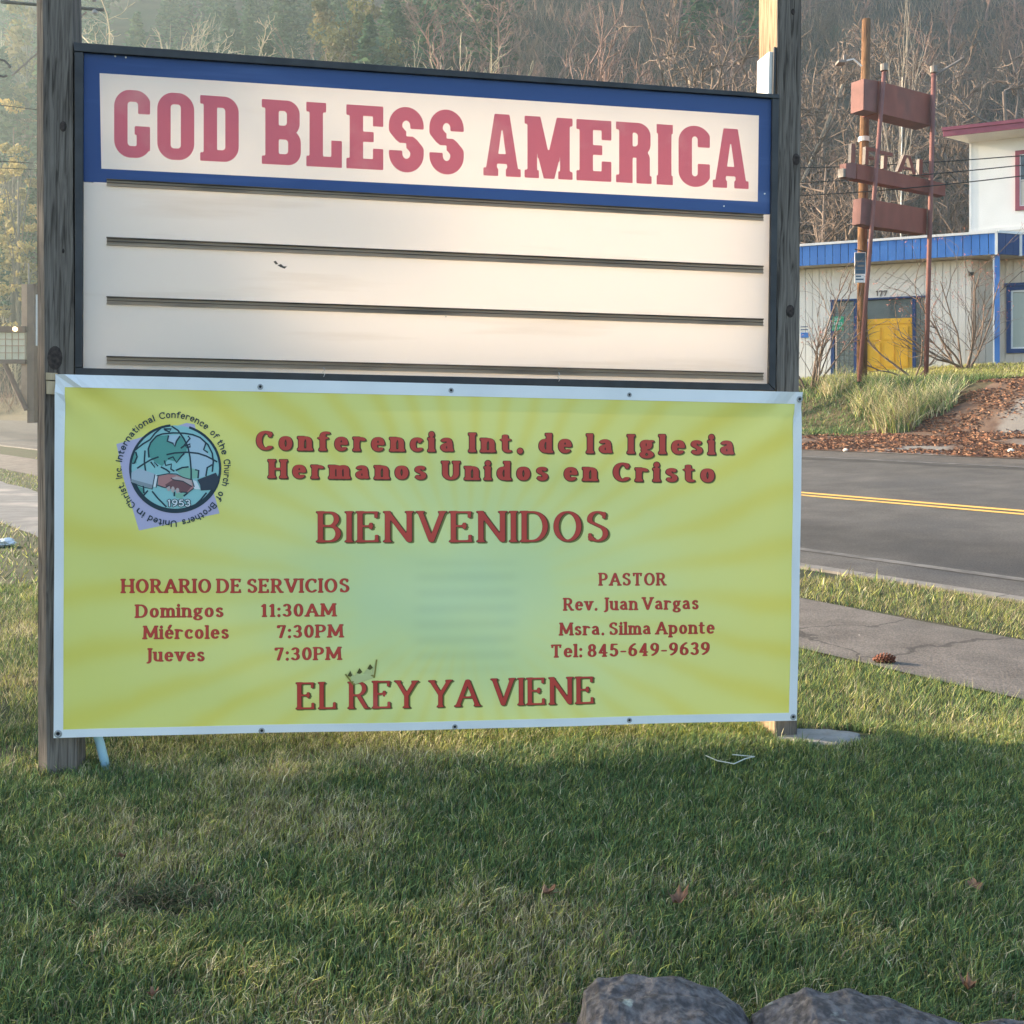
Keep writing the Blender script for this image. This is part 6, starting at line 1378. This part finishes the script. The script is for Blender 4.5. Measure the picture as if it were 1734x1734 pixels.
# dark conifer slope at the left: one mass
def conifer_mass():
    pr = [crown(300 + i, 'conifer', 12, 3.4, 1300, .38, GRN) for i in range(4)]; Vs, Ts, Cs, o = [], [], [], 0
    pts = masspos(120, -.66, .02, 88, 200, 3.6, .8, 1.35) + masspos(8, .10, .26, 100, 150, 5, .8, 1.2)
    for i, (x, y, s) in enumerate(pts):
        V, T, c = pr[i % 4]; a = rng.random() * 6.28; W = np.empty_like(V); W[:, 0] = (V[:, 0] * math.cos(a) - V[:, 1] * math.sin(a)) * s + x; W[:, 1] = (V[:, 0] * math.sin(a) + V[:, 1] * math.cos(a)) * s + y; W[:, 2] = V[:, 2] * s * (.8 + .4 * rng.random()) + float(H(x, y))
        Vs.append(W); Ts.append(T + o); Cs.append(c * (.8 + .5 * rng.random())); o += len(V)
    ob = link('conifer_woodland', np_mesh('conifer_woodland', np.concatenate(Vs), np.concatenate(Ts), m_leafm, np.concatenate(Cs))); tag(ob, 'hazy dark green conifer woodland on the upper slope', 'woodland', kind='stuff')
conifer_mass()
leafy('golden_tree', 'largest olive-gold leafy tree, above the word GOD\'s end of the board near the top edge', 600, -35, 92, 'round', 3.8, 5200, .20, OLV, 21)
leafy('golden_tree', 'small golden tree peeking over the top rail, left of the olive-gold one', 412, 68, 84, 'round', 1.7, 2200, .17, GLD, 22)
leafy('golden_tree', 'pale golden tree beside the left post, at the height of the board\'s letters', 22, 185, 88, 'round', 2.6, 2600, .20, GLD, 23)
leafy('golden_tree', 'low golden shrub-like tree under the pale golden one at the left post', 30, 240, 80, 'round', 1.9, 1500, .18, GLD, 24)
leafy('golden_tree', 'yellowish tree high on the hazy slope left of the left post', 45, 10, 120, 'round', 4.5, 2600, .30, OLV, 25)
leafy('conifer', 'dark conifer behind the olive-gold tree, cut by the photograph\'s top edge', 480, -60, 120, 'conifer', 4.0, 4200, .32, GRN, 31)
leafy('conifer', 'grey-green rounded conifer right of the olive-gold tree', 690, 5, 100, 'conifer', 4.2, 4200, .28, [(0.07, 0.085, 0.05), (0.09, 0.10, 0.06)], 32)
# the shade on the bank across the road is put into its grass colours
# a pine outside the picture towards the sun; its shade dapples the sign and the lawn
def pine(label, x, y, Ht, wd, n, ls, seed, z0=.12):
    g_ = float(H(x, y)); t = thing('pine_tree', label, 'tree', (x, y, g_)); V, T, c = crown(seed, 'conifer', Ht, wd, n, ls, GRN); V = V.copy(); V[:, 2] = Ht * z0 + V[:, 2] * (1 - z0)
    link('crown', np_mesh('crown', V, T, m_leafm, c), t); mb = MB(); mb.tube([(0, 0, -.5), (.05, 0, Ht * .5), (0, .05, Ht * .95)], [.12 + .02 * wd, .10, .03], 7); part('trunk', mb, m_trunk, t, smooth=True)
pine('pine tree on the lawn outside the picture, dappling the sign with shade', -15.2, 7.9, 13.0, 3.2, 5000, .25, 44, .18)
def bare(name, label, px, ty, z, proto, mt, mb_, seed, sxy=1.0, cat='tree', group=None):
    x = (px - CX) / F * z; g_ = float(H(x, z)); Ht = EYE + (HY - ty) / F * z - g_; t = thing(name, label, cat, (x, z, g_), group)
    (V0, T0), (V1, T1) = proto; k = Ht / max(V0[:, 2].max(), V1[:, 2].max()); a = seed * 1.3; M_ = np.array([[math.cos(a) * k * sxy, -math.sin(a) * k * sxy, 0], [math.sin(a) * k * sxy, math.cos(a) * k * sxy, 0], [0, 0, k]])
    link('trunk', np_mesh('trunk', V0 @ M_.T, T0, mt, smooth=True), t); link('branches', np_mesh('branches', V1 @ M_.T, T1, mb_), t); return t
PP = [bare_tree(400 + i, 10, .12, (11, 7, 5), .60, .35, .018, wig=.13) for i in range(4)]
PT = bare_tree(450, 11, .075, (14, 4), .30, .6, .012, first=.35, wig=.05)
for k, (px, ty, z, lab) in enumerate(((1205, 28, 60, 'bare crooked tree with pale forking limbs over the board, nearest to its right post'), (1150, 40, 57, 'bare pale-limbed tree, next to the crooked one over the board\'s right end'),
        (1262, 60, 52, 'low bare tree with twisted pale limbs, beside the lit metal box'), (1105, 62, 56, 'short bare tree with arching pale twigs, furthest from the right post of its row'))):
    bare('bare_tree', lab, px, ty, z, PP[k], m_b3, m_b1, k + 1, 1.15)
for k, (px, ty, z, lab) in enumerate(((1400, 20, 58, 'slender bare tree right beside the right sign post, its crown out of the picture'), (1640, 60, 55, 'bare many-branched tree rising over the house\'s maroon roof edge'), (1700, 20, 60, 'tall bare tree above the house window'),
        (1560, -20, 64, 'tall bare tree seen above the red frame\'s top panel'), (1620, 235, 44, 'bare tree with curling pale limbs between the red frame and the house corner'), (1415, 205, 46, 'tangled bare tree left of the utility pole, above the blue fascia'))):
    bare('bare_tree', lab, px, ty, z, PP[(k + 1) % 4], m_b1, m_b1, k + 9, 1.0)
bare('birch_tree', 'thin white-barked birch rising behind the red frame\'s top panel', 1512, -30, 42, PT, m_b4, m_b3, 3, .55)
for k, (px, ty, z, lab) in enumerate(((345, 4, 86, 'tallest pale bare tree over the blue header\'s left half'), (372, 35, 82, 'pale bare sapling right next to the tallest pale one'), (300, 40, 84, 'pale feathery bare tree left of the tallest pale one'), (325, 25, 90, 'faint pale bare tree behind the tallest pale one'))):
    bare('pale_tree', lab, px, ty, z, PB[k % 4] if k else PT, m_b5, m_b5, k + 5, .9)
for k, (px, ty, z, lab) in enumerate(((510, 45, 80, 'grey twiggy bare tree just left of the olive-gold tree'), (765, 40, 66, 'round twiggy tan tree over the board\'s BLESS lettering'), (905, 10, 66, 'wide plum-brown bare tree, tallest over the board\'s middle'), (1000, 18, 64, 'plum-brown bare tree right of the widest one'), (700, 75, 62, 'low tan bush-like tree at the top rail left of the plum-brown trees'))):
    bare('twiggy_tree', lab, px, ty, z, PM[k % 3], m_b2 if k in (2, 3) else m_b5 if k in (1, 4) else m_b1, m_b2 if k in (2, 3) else m_b5 if k in (1, 4) else m_b1, k + 3, 1.0)

# ---- shrubs in front of the shop
m_shr = pm('shrub_bark', (0.125, 0.09, 0.07), (0.19, 0.14, 0.11), scale=10, rough=.9); m_berry = pm('red_twig_tips', (0.42, 0.13, 0.10), (0.50, 0.20, 0.15), scale=6, rough=.7)
def shrub(name, label, px, py, Ht, spread, seed, stems, berries, extra=()):
    c = gz(px, py); c.z = float(H(c.x, c.y)); t = thing(name, label, 'shrub', tuple(c)); r_ = np.random.default_rng(seed); st, tw = TA(), TA(); tips = []
    def g(p, d, L, rad, lvl):
        P = [p]; q = p; dd = d
        for i in range(5): dd = dd + r_.normal(0, .10 + .06 * lvl, 3) + np.array([0, 0, .05]); dd = dd / np.linalg.norm(dd); q = q + dd * L / 5; P.append(q)
        P = np.array(P); (st if lvl == 0 else tw).tube(P, np.linspace(rad, rad * .4, 6), 5 if lvl == 0 else 3)
        if lvl == 2: tips.append(P[-1]); return
        for k in range((5, 3)[lvl]):
            i = 1 + int(r_.random() * 4.5); ax = P[i] - P[i - 1]; ax /= np.linalg.norm(ax); rd = r_.normal(0, 1, 3); nd = ax * .8 + .5 * rd / np.linalg.norm(rd); nd[2] = abs(nd[2]) * .6 + .15; g(P[i], nd / np.linalg.norm(nd), L * (.38 + .2 * r_.random()), rad * .45, lvl + 1)
    for s_ in range(stems):
        a = 6.283 * s_ / stems + r_.random(); d = np.array([math.cos(a) * spread * (.4 + r_.random()), math.sin(a) * spread * .6, 1.0]); g(np.array([math.cos(a) * .15, math.sin(a) * .12, -.05]), d / np.linalg.norm(d), Ht * (.6 + .5 * r_.random()), .030, 0)
    for d, L in extra: d = np.array(d, float); g(np.zeros(3), d / np.linalg.norm(d), L, .035, 0)
    link('stems', np_mesh('stems', *st.get(), m_shr, smooth=True), t); o = link('twigs', np_mesh('twigs', *tw.get(), m_shr), t); o['kind'] = 'stuff'
    if berries:
        T_ = np.array(tips); T_ = T_[T_[:, 2] > Ht * .55]; ii = r_.integers(0, len(T_), berries); C = T_[ii] + r_.normal(0, .10, (berries, 3)); u = r_.normal(0, 1, (berries, 3)); u /= np.linalg.norm(u, axis=1, keepdims=True); v = r_.normal(0, 1, (berries, 3)); v /= np.linalg.norm(v, axis=1, keepdims=True)
        V = np.stack([C - u * .045, C + u * .045, C + v * .014], 1).reshape(-1, 3); o = link('red_tips', np_mesh('red_tips', V, np.arange(3 * berries).reshape(-1, 3), m_berry), t); o['kind'] = 'stuff'
    return t
shrub('shrub', 'leggy bare shrub with reddish tips beside the blue canopy post', 1632, 625, 2.7, .75, 61, 8, 700, (((-1.6, -.2, 1.0), 2.0), ((-1.2, .1, 1.4), 2.4), ((-2.2, 0, .9), 2.0)))
shrub('shrub', 'bare shrub beside the right sign post, one long branch reaching to the utility pole', 1372, 660, 1.9, .8, 62, 7, 200, (((.75, 0, 1.5), 3.3), ((1.0, .1, 1.3), 2.6)))
shrub('shrub', 'thin reddish-twigged shrub between the red frame\'s two poles', 1545, 640, 1.3, 1.1, 63, 3, 120, (((-1.3, 0, .9), 1.7),))

# ================================================================== AIR
def haze(density):
    mb = MB(); mb.box(-210, -4, -1.2, 170, 285, 215)
    m = bpy.data.materials.new('haze_air'); m.use_nodes = True; nt = m.node_tree
    for n in list(nt.nodes):
        if n.type != 'OUTPUT_MATERIAL': nt.nodes.remove(n)
    v = nt.nodes.new('ShaderNodeVolumePrincipled'); v.inputs['Color'].default_value = (0.72, 0.92, 0.94, 1); v.inputs['Density'].default_value = density; v.inputs['Anisotropy'].default_value = 0.5
    nt.links.new(v.outputs[0], nt.nodes['Material Output'].inputs['Volume'])
    o = link('haze', mesh_of('haze', mb, m)); tag(o, kind='stuff', label='thin morning haze filling the valley', cat='haze')
haze(0.0010)
